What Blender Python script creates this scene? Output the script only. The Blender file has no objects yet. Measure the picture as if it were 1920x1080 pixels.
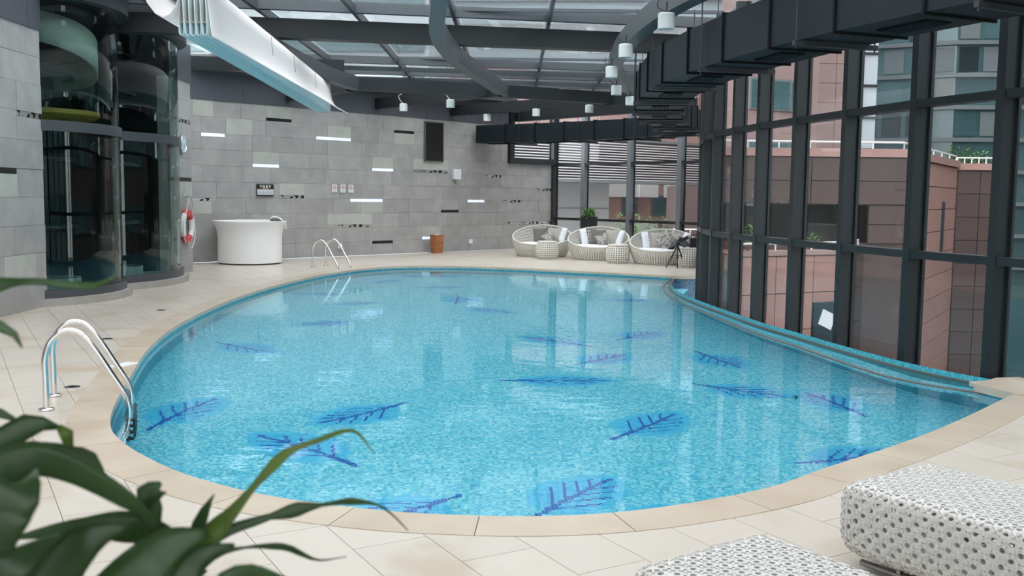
import bpy, math, random
from mathutils import Vector, Matrix
from mathutils.geometry import delaunay_2d_cdt
random.seed(7)
PI = math.pi
S = bpy.context.scene
COL = S.collection

# ------------------------------------------------------------------ camera
FPX, EYE, PITCH, ROLL = 1850.0, 1.75, math.atan(173/1850.0), 0.012
Fw = Vector((0, math.cos(PITCH), -math.sin(PITCH)))
U0 = Vector((0, math.sin(PITCH), math.cos(PITCH))); R0 = Vector((1, 0, 0))
Rt = R0*math.cos(ROLL) + U0*math.sin(ROLL); Up = U0*math.cos(ROLL) - R0*math.sin(ROLL)
cd = bpy.data.cameras.new('camera'); cam = bpy.data.objects.new('camera', cd); COL.objects.link(cam)
cam.matrix_world = Matrix(((Rt.x, Up.x, -Fw.x, 0), (Rt.y, Up.y, -Fw.y, 0), (Rt.z, Up.z, -Fw.z, EYE), (0, 0, 0, 1)))
cd.sensor_width = 36.0; cd.lens = FPX/1920*36.0; cd.clip_start = 0.05; cd.clip_end = 500
cd.dof.use_dof = True; cd.dof.focus_distance = 11.0; cd.dof.aperture_fstop = 6.0
S.camera = cam
# ------------------------------------------------------------------ sky and exposure
w = bpy.data.worlds.new('overcast_sky'); S.world = w; w.use_nodes = True
bg = w.node_tree.nodes['Background']
bg.inputs[0].default_value = (0.97, 0.98, 1.0, 1); bg.inputs[1].default_value = 2.7
S.view_settings.view_transform = 'Standard'; S.view_settings.look = 'None'
S.view_settings.gamma = 1.0; S.view_settings.exposure = 0.80; S.view_settings.use_curve_mapping = False

# ------------------------------------------------------------------ materials
MATS = {}
def nmat(name):
    m = bpy.data.materials.new(name); m.use_nodes = True
    nt = m.node_tree; b = nt.nodes['Principled BSDF']; MATS[name] = m
    return m, nt, b
def N(nt, t, **kw):
    n = nt.nodes.new(t)
    for k, v in kw.items(): setattr(n, k, v)
    return n
def mat(name, c, rough=.6, metal=0., c2=None, scale=6., rnd=0., bump=0., bscale=40., detail=4., coords='Object', spec=.5, stretch=None, lo=.35, hi=.7):
    """plain, or two colours mixed by noise; rnd varies brightness from object to object"""
    m, nt, b = nmat(name); L = nt.links.new
    b.inputs['Roughness'].default_value = rough; b.inputs['Metallic'].default_value = metal
    b.inputs['Specular IOR Level'].default_value = spec
    b.inputs['Base Color'].default_value = (*c, 1)
    out = None
    tc = N(nt, 'ShaderNodeTexCoord')
    src = N(nt, 'ShaderNodeNewGeometry').outputs['Position'] if coords == 'World' else tc.outputs[coords]
    if stretch:
        mp = N(nt, 'ShaderNodeMapping'); mp.inputs['Scale'].default_value = stretch; L(src, mp.inputs[0]); src = mp.outputs[0]
    if c2:
        ns = N(nt, 'ShaderNodeTexNoise'); ns.inputs['Scale'].default_value = scale; ns.inputs['Detail'].default_value = detail
        L(src, ns.inputs['Vector'])
        mr = N(nt, 'ShaderNodeMapRange'); mr.inputs[1].default_value = lo; mr.inputs[2].default_value = hi; L(ns.outputs[0], mr.inputs[0])
        mx = N(nt, 'ShaderNodeMix', data_type='RGBA'); mx.inputs[6].default_value = (*c, 1); mx.inputs[7].default_value = (*c2, 1)
        L(mr.outputs[0], mx.inputs[0]); out = mx.outputs[2]
    if rnd:
        oi = N(nt, 'ShaderNodeObjectInfo')
        hs = N(nt, 'ShaderNodeHueSaturation'); mr2 = N(nt, 'ShaderNodeMapRange')
        mr2.inputs[3].default_value = 1-rnd; mr2.inputs[4].default_value = 1+rnd
        L(oi.outputs['Random'], mr2.inputs[0]); L(mr2.outputs[0], hs.inputs['Value'])
        if out: L(out, hs.inputs['Color'])
        else: hs.inputs['Color'].default_value = (*c, 1)
        out = hs.outputs[0]
    if out: L(out, b.inputs['Base Color'])
    if bump:
        n2 = N(nt, 'ShaderNodeTexNoise'); n2.inputs['Scale'].default_value = bscale; n2.inputs['Detail'].default_value = 3
        L(src, n2.inputs['Vector'])
        bp = N(nt, 'ShaderNodeBump'); bp.inputs['Strength'].default_value = bump; bp.inputs['Distance'].default_value = .01
        L(n2.outputs[0], bp.inputs['Height']); L(bp.outputs[0], b.inputs['Normal'])
    return m
def glassmat(name, tint, base=.05, rough=0., power=5., top=.9):
    """thin pane: straight-through tint plus a Schlick mirror share"""
    m, nt, b = nmat(name); L = nt.links.new; nt.nodes.remove(b)
    o = nt.nodes['Material Output']
    lw = N(nt, 'ShaderNodeLayerWeight'); lw.inputs[0].default_value = .5
    pw = N(nt, 'ShaderNodeMath', operation='POWER'); pw.inputs[1].default_value = power; L(lw.outputs['Facing'], pw.inputs[0])
    mr = N(nt, 'ShaderNodeMapRange'); mr.inputs[3].default_value = base; mr.inputs[4].default_value = top; L(pw.outputs[0], mr.inputs[0])
    tr = N(nt, 'ShaderNodeBsdfTransparent'); tr.inputs[0].default_value = (*tint, 1)
    gl = N(nt, 'ShaderNodeBsdfGlossy'); gl.inputs['Roughness'].default_value = rough; gl.inputs[0].default_value = (.95, .97, .97, 1)
    mx = N(nt, 'ShaderNodeMixShader'); L(mr.outputs[0], mx.inputs[0]); L(tr.outputs[0], mx.inputs[1]); L(gl.outputs[0], mx.inputs[2])
    L(mx.outputs[0], o.inputs[0]); return m
def emit(name, c, s):
    m, nt, b = nmat(name)
    b.inputs['Base Color'].default_value = (*c, 1); b.inputs['Emission Color'].default_value = (*c, 1); b.inputs['Emission Strength'].default_value = s
    return m
mat('stone', (.315, .310, .302), .75, c2=(.375, .370, .36), scale=3., rnd=.07, coords='World', bump=.15, bscale=60)
mat('stone_green', (.40, .41, .375), .75, c2=(.45, .46, .42), scale=4., rnd=.05, coords='World', bump=.15, bscale=60)
mat('grout', (.42, .42, .41), .9)
mat('deck', (.555, .505, .445), .30, c2=(.47, .39, .295), scale=1.5, rnd=.03, coords='World', detail=9, lo=.53, hi=.70)
mat('deck_grout', (.40, .35, .29), .8)
mat('coping', (.53, .455, .365), .3, c2=(.46, .375, .285), scale=2.0, rnd=.03, coords='World', detail=9)
mat('plinth', (.36, .35, .33), .6, c2=(.30, .28, .25), scale=4, bump=.1)
mat('steel', (.024, .028, .033), .42, spec=.5)
mat('steel_light', (.062, .068, .078), .4)
mat('mullion', (.014, .018, .021), .4)
mat('mullion_daylit', (.17, .185, .205), .4)  # paler copy of mullion, daylight on the far frames put into the colour
mat('shaft_dark', (.012, .016, .018), .5)
mat('weir_stone', (.12, .115, .105), .5)
mat('beam', (.013, .017, .020), .5, spec=.3)
mat('rib', (.060, .071, .080), .42)
mat('duct', (.012, .019, .024), .55, c2=(.009, .015, .020), scale=2.0, spec=.22)
mat('duct_dark', (.004, .005, .006), .7, spec=.2)
mat('fascia', (.125, .135, .155), .35, metal=.35)
mat('black', (.010, .010, .011), .45)
mat('matte_black', (.02, .02, .022), .8)
mat('chrome', (.72, .72, .72), .14, metal=1.)
mat('dark_chrome', (.30, .30, .30), .25, metal=1.)
mat('mirror', (.90, .90, .88), .35, metal=1., c2=(.05, .05, .045), scale=9, lo=.56, hi=.60, detail=1., coords='Object')  # dark blotches are reflected fragments painted into the mirror colour
mat('white_paint', (.86, .86, .85), .35)
mat('white_plastic', (.80, .81, .82), .45)
mat('can_paint', (.62, .66, .66), .4)
mat('shade_fabric', (.95, .92, .91), .75)
_m = MATS['shade_fabric']; _nt = _m.node_tree; _tr = N(_nt, 'ShaderNodeBsdfTranslucent'); _tr.inputs[0].default_value = (.96, .94, .94, 1); _mx = N(_nt, 'ShaderNodeMixShader'); _mx.inputs[0].default_value = .45
_nt.links.new(_nt.nodes['Principled BSDF'].outputs[0], _mx.inputs[1]); _nt.links.new(_tr.outputs[0], _mx.inputs[2]); _nt.links.new(_mx.outputs[0], _nt.nodes['Material Output'].inputs[0])
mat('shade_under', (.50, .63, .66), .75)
mat('shade_inner', (.34, .35, .33), .8)  # darker fabric copy, shade between the folds put into the colour
mat('rattan', (.60, .575, .52), .55, c2=(.66, .64, .58), scale=30, bump=.25, bscale=90)
mat('rattan_white', (.62, .61, .59), .5, c2=(.70, .69, .67), scale=40, bump=.3, bscale=160)
mat('cushion_white', (.80, .82, .86), .85, bump=.1, bscale=25)
mat('pillow_taupe', (.16, .145, .13), .9, bump=.2, bscale=120)
mat('pillow_beige', (.40, .375, .34), .9, bump=.2, bscale=120)
mat('pillow_print', (.42, .41, .38), .9, c2=(.17, .16, .14), scale=13, detail=8, lo=.45, hi=.6)
mat('jacket', (.06, .065, .075), .8)
mat('basket', (.30, .10, .035), .5, c2=(.42, .17, .06), scale=18, bump=.3)
mat('ring_red', (.62, .03, .05), .35)
mat('ring_white', (.80, .80, .78), .4)
mat('rope', (.75, .75, .73), .8)
mat('leaf_dark', (.058, .125, .040), .36, c2=(.030, .075, .022), scale=9, rnd=.3)
mat('leaf_light', (.19, .28, .055), .4, c2=(.11, .20, .035), scale=9, rnd=.15)
for _k, _c in (('leaf_dark', (.10, .21, .05)), ('leaf_light', (.28, .40, .08))):
    _nt = MATS[_k].node_tree; _tr = N(_nt, 'ShaderNodeBsdfTranslucent'); _tr.inputs[0].default_value = (*_c, 1); _mx = N(_nt, 'ShaderNodeMixShader'); _mx.inputs[0].default_value = .35
    _nt.links.new(_nt.nodes['Principled BSDF'].outputs[0], _mx.inputs[1]); _nt.links.new(_tr.outputs[0], _mx.inputs[2]); _nt.links.new(_mx.outputs[0], _nt.nodes['Material Output'].inputs[0])
mat('foliage', (.06, .17, .03), .45, c2=(.12, .26, .05), scale=12)
mat('soil', (.03, .022, .016), .95)
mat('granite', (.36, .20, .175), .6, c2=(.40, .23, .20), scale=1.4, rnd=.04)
mat('granite_brown_and_shaded', (.072, .045, .041), .6, c2=(.086, .054, .049), scale=1.4, rnd=.04)  # brown stone, also the painted shaded faces of the pink granite
mat('granite_pale', (.33, .225, .21), .6, c2=(.37, .26, .245), scale=1.4)
mat('concrete', (.42, .43, .43), .8, c2=(.50, .51, .51), scale=.5)
mat('facade_grey', (.15, .17, .18), .6, c2=(.18, .205, .215), scale=.2)
mat('tower_pale', (.50, .58, .61), .6, c2=(.58, .63, .66), scale=.12)
mat('facade_teal', (.055, .115, .125), .15, c2=(.09, .17, .185), scale=.3, spec=.8)
mat('window_dark', (.03, .045, .05), .1, spec=.8)
mat('apt_pink', (.45, .27, .24), .8, c2=(.5, .33, .30), scale=.5)
mat('louvre', (.62, .63, .64), .45)
mat('rail_white', (.72, .73, .74), .4)
mat('asphalt', (.20, .20, .20), .9)
mat('cab_beige', (.62, .60, .53), .5)
mat('cab_yellow', (.50, .34, .07), .5)
mat('sign_black', (.018, .016, .016), .4)
mat('sign_pale', (.60, .65, .70), .5)
mat('sign_orange', (.45, .16, .06), .5)
mat('print_red', (.55, .08, .07), .5)
mat('print_grey', (.12, .12, .13), .5)
mat('print_green', (.45, .60, .48), .5)
mat('tile_halo', (.13, .70, .98), .25)
mat('tile_mid', (.07, .56, .96), .25)
mat('tile_vein', (.03, .15, .58), .25)
emit('strip_light', (.72, .81, 1.0), .36)
emit('lamp_warm', (1.0, .62, .25), 2.0)
glassmat('pane', (.83, .85, .85), .03, top=.7)
glassmat('pane_far', (.95, .96, .96), .02, top=.6)
glassmat('pane_roof', (.89, .905, .91), .04, top=.8)
glassmat('pane_lift', (.70, .79, .775), .035, top=.7)
# mosaic: one random colour per 2.5 cm tile, from uv in metres
def mosaic(name, cols, size=.025, grout=(.40, .78, .84), gw=.07):
    m, nt, b = nmat(name); L = nt.links.new
    uv = N(nt, 'ShaderNodeUVMap'); sc = N(nt, 'ShaderNodeVectorMath', operation='SCALE'); sc.inputs['Scale'].default_value = 1/size
    L(uv.outputs[0], sc.inputs[0])
    fl = N(nt, 'ShaderNodeVectorMath', operation='FLOOR'); L(sc.outputs[0], fl.inputs[0])
    fr = N(nt, 'ShaderNodeVectorMath', operation='FRACTION'); L(sc.outputs[0], fr.inputs[0])
    wn = N(nt, 'ShaderNodeTexWhiteNoise', noise_dimensions='2D'); L(fl.outputs[0], wn.inputs['Vector'])
    cr = N(nt, 'ShaderNodeValToRGB'); cr.color_ramp.interpolation = 'CONSTANT'
    el = cr.color_ramp.elements
    for i, c in enumerate(cols):
        e = el[i] if i < 2 else el.new(i/len(cols))
        e.position = i/len(cols); e.color = (*c, 1)
    L(wn.outputs[0], cr.inputs[0])
    sp = N(nt, 'ShaderNodeSeparateXYZ'); L(fr.outputs[0], sp.inputs[0])
    lt1 = N(nt, 'ShaderNodeMath', operation='LESS_THAN'); lt1.inputs[1].default_value = gw; L(sp.outputs[0], lt1.inputs[0])
    lt2 = N(nt, 'ShaderNodeMath', operation='LESS_THAN'); lt2.inputs[1].default_value = gw; L(sp.outputs[1], lt2.inputs[0])
    mxm = N(nt, 'ShaderNodeMath', operation='MAXIMUM'); L(lt1.outputs[0], mxm.inputs[0]); L(lt2.outputs[0], mxm.inputs[1])
    mx = N(nt, 'ShaderNodeMix', data_type='RGBA'); L(mxm.outputs[0], mx.inputs[0]); L(cr.outputs[0], mx.inputs[6]); mx.inputs[7].default_value = (*grout, 1)
    L(mx.outputs[2], b.inputs['Base Color']); b.inputs['Roughness'].default_value = .25
    return m
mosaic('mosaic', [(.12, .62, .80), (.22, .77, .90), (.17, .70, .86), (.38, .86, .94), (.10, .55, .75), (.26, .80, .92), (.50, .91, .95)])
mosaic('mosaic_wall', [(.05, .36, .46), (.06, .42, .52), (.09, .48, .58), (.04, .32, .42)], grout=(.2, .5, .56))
mosaic('mosaic_blue', [(.03, .14, .30), (.05, .24, .42), (.08, .34, .52), (.03, .10, .22)], grout=(.15, .3, .4))
# water: one refracting sheet with a slow swell
m, nt, b = nmat('water'); nt.nodes.remove(b); L = nt.links.new
gb = N(nt, 'ShaderNodeBsdfGlass'); gb.inputs['IOR'].default_value = 1.33; gb.inputs['Roughness'].default_value = 0.0; gb.inputs[0].default_value = (.84, .97, 1, 1)
tc = N(nt, 'ShaderNodeTexCoord'); mp = N(nt, 'ShaderNodeMapping'); mp.inputs['Scale'].default_value = (1, 1.6, 1); L(tc.outputs['Object'], mp.inputs[0])
n1 = N(nt, 'ShaderNodeTexNoise'); n1.inputs['Scale'].default_value = 3.0; n1.inputs['Detail'].default_value = 2.5; L(mp.outputs[0], n1.inputs['Vector'])
bp = N(nt, 'ShaderNodeBump'); bp.inputs['Strength'].default_value = .04; bp.inputs['Distance'].default_value = .05
L(n1.outputs[0], bp.inputs['Height']); L(bp.outputs[0], gb.inputs['Normal']); L(gb.outputs[0], nt.nodes['Material Output'].inputs[0])

# ------------------------------------------------------------------ mesh helpers
class MB:
    def __init__(s): s.v, s.f, s.m, s.uv = [], [], [], None
    def add(s, vs, fs, m=0):
        o = len(s.v); s.v += [tuple(p) for p in vs]; s.f += [tuple(i+o for i in f) for f in fs]; s.m += [m]*len(fs); return s
    def box(s, c, d, rz=0., m=0, R=None):
        c = Vector(c); x, y, z = d[0]/2, d[1]/2, d[2]/2
        M = R if R is not None else Matrix.Rotation(rz, 3, 'Z')
        vs = [c + M @ Vector((sx*x, sy*y, sz*z)) for sz in (-1, 1) for sx, sy in ((-1, -1), (1, -1), (1, 1), (-1, 1))]
        return s.add(vs, [(3, 2, 1, 0), (4, 5, 6, 7), (0, 1, 5, 4), (1, 2, 6, 5), (2, 3, 7, 6), (3, 0, 4, 7)], m)
    def bar(s, a, b, wd, ht, m=0, up=(0, 0, 1)):
        a, b = Vector(a), Vector(b); t = (b-a); ln = t.length; t.normalize(); u = Vector(up)
        sd = t.cross(u).normalized(); u = sd.cross(t)
        R = Matrix((t, sd, u)).transposed()
        return s.box((a+b)/2, (ln, wd, ht), R=R, m=m)
    def prism(s, poly, z0, z1, m=0, top=None):
        n = len(poly); A = sum(poly[i][0]*poly[(i+1) % n][1]-poly[(i+1) % n][0]*poly[i][1] for i in range(n))
        if A < 0: poly = poly[::-1]
        vs = [(p[0], p[1], z0) for p in poly] + [(p[0], p[1], z1) for p in poly]
        fs = [tuple(range(n))[::-1], tuple(range(n, 2*n))] + [(i, (i+1) % n, n+(i+1) % n, n+i) for i in range(n)]
        return s.add(vs, fs, m)
    def tube(s, pts, r, n=10, m=0, closed=False, caps=True):
        pts = [Vector(p) for p in pts]; k = len(pts); rs = r if isinstance(r, (list, tuple)) else [r]*k
        o = len(s.v); nrm = None; vs = []
        for i, p in enumerate(pts):
            a = pts[i-1] if (i or closed) else p; c = pts[(i+1) % k] if (i < k-1 or closed) else p
            t = (c-a).normalized()
            if nrm is None: nrm = t.orthogonal().normalized()
            nrm = (nrm - t*nrm.dot(t)).normalized(); bn = t.cross(nrm)
            vs += [p + (nrm*math.cos(2*PI*j/n)+bn*math.sin(2*PI*j/n))*rs[i] for j in range(n)]
        fs = []
        for i in range(k if closed else k-1):
            i2 = (i+1) % k
            fs += [(i*n+j, i*n+(j+1) % n, i2*n+(j+1) % n, i2*n+j) for j in range(n)]
        if caps and not closed: fs += [tuple(range(n))[::-1], tuple(range((k-1)*n, k*n))]
        return s.add(vs, fs, m)
    def lathe(s, prof, n=32, c=(0, 0, 0), a0=0., a1=2*PI, m=0):
        full = abs(a1-a0-2*PI) < 1e-6; cols = n if full else n+1; k = len(prof); vs = []
        for i in range(cols):
            a = a0+(a1-a0)*i/n
            vs += [(c[0]+r*math.cos(a), c[1]+r*math.sin(a), c[2]+z) for r, z in prof]
        fs = []
        for i in range(n):
            i2 = (i+1) % cols
            for j in range(k-1):
                if prof[j][0] < 1e-6: fs.append((i*k+j, i2*k+j+1, i*k+j+1))
                elif prof[j+1][0] < 1e-6: fs.append((i*k+j, i2*k+j, i*k+j+1))
                else: fs.append((i*k+j, i2*k+j, i2*k+j+1, i*k+j+1))
        return s.add(vs, fs, m)
    def sweep(s, path, sec, m=0, closed_sec=True, caps=True):
        """section of (side, z) points carried along a plan path; side is to the right of travel"""
        path = [Vector((p[0], p[1], p[2] if len(p) > 2 else 0)) for p in path]; k = len(path); q = len(sec); vs = []
        for i, p in enumerate(path):
            t = path[min(i+1, k-1)]-path[max(i-1, 0)]; t.z = 0; t.normalize(); sd = Vector((t.y, -t.x, 0))
            sc = 1.0
            if 0 < i < k-1:
                t1 = (path[i]-path[i-1]); t1.z = 0; t1.normalize(); sc = 1/max(.5, t.dot(t1))
            vs += [p+sd*a*sc+Vector((0, 0, z)) for a, z in sec]
        fs = []; J = q if closed_sec else q-1
        for i in range(k-1):
            fs += [(i*q+j, (i+1)*q+j, (i+1)*q+(j+1) % q, i*q+(j+1) % q) for j in range(J)]
        if caps and closed_sec: fs += [tuple(range(q)), tuple(range((k-1)*q, k*q))[::-1]]
        return s.add(vs, fs, m)
    def mesh(s, name, mats, smooth=False):
        me = bpy.data.meshes.new(name); me.from_pydata(s.v, [], s.f)
        for mm in ([mats] if isinstance(mats, str) else mats): me.materials.append(MATS[mm])
        me.polygons.foreach_set('material_index', s.m)
        if s.uv is not None:
            ul = me.uv_layers.new(name='UVMap')
            for lp in me.loops: ul.data[lp.index].uv = s.uv[lp.vertex_index]
        me.update()
        if smooth:
            me.polygons.foreach_set('use_smooth', [True]*len(me.polygons))
            if smooth != 'all': me.set_sharp_from_angle(angle=math.radians(40))
        return me
    def build(s, name, mats, parent=None, smooth=False, **kw):
        return link(name, s.mesh(name, mats, smooth), parent, **kw)
def link(name, me, parent=None, loc=None, rz=0., **kw):
    o = bpy.data.objects.new(name, me); COL.objects.link(o)
    if parent is not None: o.parent = parent
    if loc is not None: o.location = loc
    elif parent is not None and parent.get('_abs'): o.location = -Vector(parent.location)
    if rz: o.rotation_euler = (0, 0, rz)
    return tag(o, **kw)
def tag(o, label=None, cat=None, group=None, kind=None):
    if label: o['label'] = label
    if cat: o['category'] = cat
    if group: o['group'] = group
    if kind: o['kind'] = kind
    return o
def thing(name, label, cat, loc=(0, 0, 0), rz=0., group=None, kind=None, absolute=False):
    """Empty at the base of a thing; absolute=True lets children be built in world coordinates"""
    o = bpy.data.objects.new(name, None); COL.objects.link(o); o.location = loc; o.rotation_euler = (0, 0, rz); o.empty_display_size = .1
    if absolute: o['_abs'] = 1
    return tag(o, label, cat, group, kind)
def copy_tree(o, parent=None):
    c = o.copy(); COL.objects.link(c); c.parent = parent
    for ch in list(o.children): copy_tree(ch, c)
    return c
def smooth_path(pts, step=.12, closed=False):
    """Catmull-Rom through pts, resampled"""
    P = [Vector(p) for p in pts]; n = len(P); out = []
    for i in range(n if closed else n-1):
        p0 = P[i-1] if (i or closed) else P[0]*2-P[1]; p1 = P[i]; p2 = P[(i+1) % n]
        p3 = P[(i+2) % n] if (i+2 < n or closed) else p2*2-p1
        k = max(1, int((p2-p1).length/step))
        for j in range(k):
            t = j/k
            out.append(.5*((2*p1)+(p2-p0)*t+(2*p0-5*p1+4*p2-p3)*t*t+(3*p1-p0-3*p2+p3)*t**3))
    if not closed: out.append(P[-1])
    return out
def inside(p, poly):
    x, y = p[0], p[1]; c = False; j = len(poly)-1
    for i in range(len(poly)):
        xi, yi = poly[i][0], poly[i][1]; xj, yj = poly[j][0], poly[j][1]
        if (yi > y) != (yj > y) and x < (xj-xi)*(y-yi)/(yj-yi)+xi: c = not c
        j = i
    return c
def fill(outer, holes, extra_in=None):
    """triangles of outer minus holes"""
    vs, es = [], []
    for poly in [outer]+holes:
        o = len(vs); vs += [Vector((p[0], p[1])) for p in poly]; n = len(poly); es += [(o+i, o+(i+1) % n) for i in range(n)]
    V, _, F, *_r = delaunay_2d_cdt(vs, es, [], 0, 1e-5)
    keep = []
    for f in F:
        c = sum((V[i] for i in f), Vector((0, 0)))/3
        if inside(c, outer) and not any(inside(c, h) for h in holes): keep.append(f)
    return V, keep
def offset(path, d):
    out = []; k = len(path)
    for i, p in enumerate(path):
        t = Vector(path[min(i+1, k-1)][:2])-Vector(path[max(i-1, 0)][:2]); t.normalize()
        out.append(Vector((p[0]+t.y*d, p[1]-t.x*d)))
    return out
def resample(path, step):
    P = [Vector(p) for p in path]; L = [0]
    for a, b in zip(P[:-1], P[1:]): L.append(L[-1]+(b-a).length)
    n = max(1, round(L[-1]/step)); out = []; j = 0
    for i in range(n+1):
        d = L[-1]*i/n
        while j < len(P)-2 and L[j+1] < d: j += 1
        t = (d-L[j])/max(1e-9, L[j+1]-L[j]); out.append(P[j].lerp(P[j+1], min(1, t)))
    return out
V2 = lambda l: [Vector(p) for p in l]

# ------------------------------------------------------------------ plan curves (metres; camera stands at 0,0)
EDGE = V2([(4.58, 8.85), (3.59, 7.75), (2.88, 7.03), (2.06, 6.29), (1.6, 5.86), (1.06, 5.53), (.58, 5.33), (.13, 5.25), (-.31, 5.26), (-.75, 5.33), (-1.41, 5.57),
           (-2.01, 5.97), (-2.49, 6.46), (-2.82, 6.9), (-3.02, 7.28), (-3.25, 7.92), (-3.67, 9.4), (-4.1, 11.05), (-4.41, 12.87), (-4.58, 15.05), (-4.59, 17.4),
           (-4.42, 19.4), (-4.1, 21.4), (-3.5, 23.15), (-2.64, 24.1), (-1.46, 24.3), (-.14, 23.97), (1.13, 23.36), (2.34, 22.74), (3.58, 22.0)])
OUTER = V2([(4.75, 9.62), (4.43, 10.22), (4.19, 10.93), (3.94, 12.01), (3.78, 12.83), (3.56, 13.87), (3.36, 15.44), (3.2, 16.9), (3.12, 18.2), (3.16, 19.3), (3.30, 20.6), (3.58, 22.0)])
INNER = V2([(4.72, 8.95), (3.99, 9.81), (3.74, 10.66), (3.53, 11.96), (3.25, 13.5), (3.0, 16.18), (2.9, 17.6), (2.93, 19.0), (3.12, 20.4), (3.50, 21.85)])
GLASS = V2([(6.9, 6.0), (6.2, 7.2), (5.35, 8.75), (4.95, 9.6), (4.7, 10.2), (4.45, 10.95), (4.2, 12), (4.0, 12.9), (3.75, 14), (3.5, 15.5), (3.4, 17), (3.55, 18.5), (3.85, 20), (4.3, 22), (4.85, 25), (5.65, 29.3)])
DUCT = V2([(6.3, 5.2), (5.2, 6.7), (4.3, 8.2), (3.72, 9.4), (3.22, 10.8), (2.78, 12.6), (2.5, 14.5), (2.5, 16.5), (2.66, 18.3), (3.0, 20.5), (3.5, 22.5), (4.02, 24.2), (4.3, 25.7), (4.15, 26.9), (3.5, 28.0), (2.3, 29.1), (.85, 30.3), (-.95, 31.5)])
edge = smooth_path(EDGE, .14); outer = smooth_path(OUTER, .14); inner = smooth_path(INNER, .14); glass = smooth_path(GLASS, .1)
ZW, ZF = -.07, -1.27
pool_poly = edge + outer[::-1][1:] + [Vector((4.47, 9.32))]
W0, W1 = Vector((-8.0, 24.35)), Vector((1.4, 34.2)); WD = (W1-W0).normalized(); WN = Vector((WD.y, -WD.x)); WLEN = (W1-W0).length
A0, A1 = W1, Vector((5.65, 29.3)); AD = (A1-A0).normalized(); AN = Vector((AD.y, -AD.x))  # far window line; AN points outdoors or in
XL = -7.05

# ================================================================== FLOOR (deck)
DOM = V2([(-7.4, -4.0), (8.3, -4.0), (8.3, 1.0), (8.15, 3.0), (7.7, 4.6), (6.98, 6.0), (6.25, 7.2), (5.45, 8.75), (5.0, 9.68)]) + V2([(4.47, 9.5), (4.47, 9.3), (4.58, 8.85)]) \
    + edge[1:-1] + V2([(3.58, 22.0), (4.34, 22.06), (4.85, 24.9), (5.62, 29.25), (1.42, 34.1), (-7.93, 24.3), (-7.93, 21.9), (-7.3, 21.7)])
# DOM runs: near side, the right-hand corner block, the pool rim, the far deck and the left wall
V, F = fill(DOM, [])
mb = MB(); mb.add([(p.x, p.y, -.012) for p in V], [f if ((V[f[1]]-V[f[0]]).cross(V[f[2]]-V[f[0]]) > 0) else f[::-1] for f in F])
floor = mb.build('floor', 'deck_grout', kind='structure', label='pale beige stone paving around the pool', cat='floor')
cop_out = offset(edge, -.30)
cop_hole = cop_out + edge[::-1]
# coping stones
COPI = offset(edge, .015); n = len(edge); per = 5
starts = list(range(0, n-1, per))
for a in starts:
    b_ = min(a+per, n-1)
    if b_ - a < 2: continue
    inn = COPI[a:b_+1]; out = cop_out[a:b_+1]
    g0 = 0.003/max(.05, (inn[1]-inn[0]).length); g1 = .003/max(.05, (inn[-1]-inn[-2]).length)
    inn = [inn[0].lerp(inn[1], g0)]+inn[1:-1]+[inn[-1].lerp(inn[-2], g1)]
    out = [out[0].lerp(out[1], g0)]+out[1:-1]+[out[-1].lerp(out[-2], g1)]
    mb = MB(); k = len(inn)
    vs = [(p.x, p.y, z) for z in (.004, -.045) for p in inn] + [(p.x, p.y, z) for z in (.004, -.045) for p in out]
    fs = []
    for q in range(k-1):
        fs += [(q, q+1, 2*k+q+1, 2*k+q), (q+1, q, k+q, k+q+1), (2*k+q, 2*k+q+1, 3*k+q+1, 3*k+q), (k+q+1, k+q, 3*k+q, 3*k+q+1)]
    fs += [(0, 2*k, 3*k, k), (k-1, 2*k-1, 4*k-1, 3*k-1)]
    mb.add(vs, fs); mb.build('coping_stone', 'coping', floor)
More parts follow.
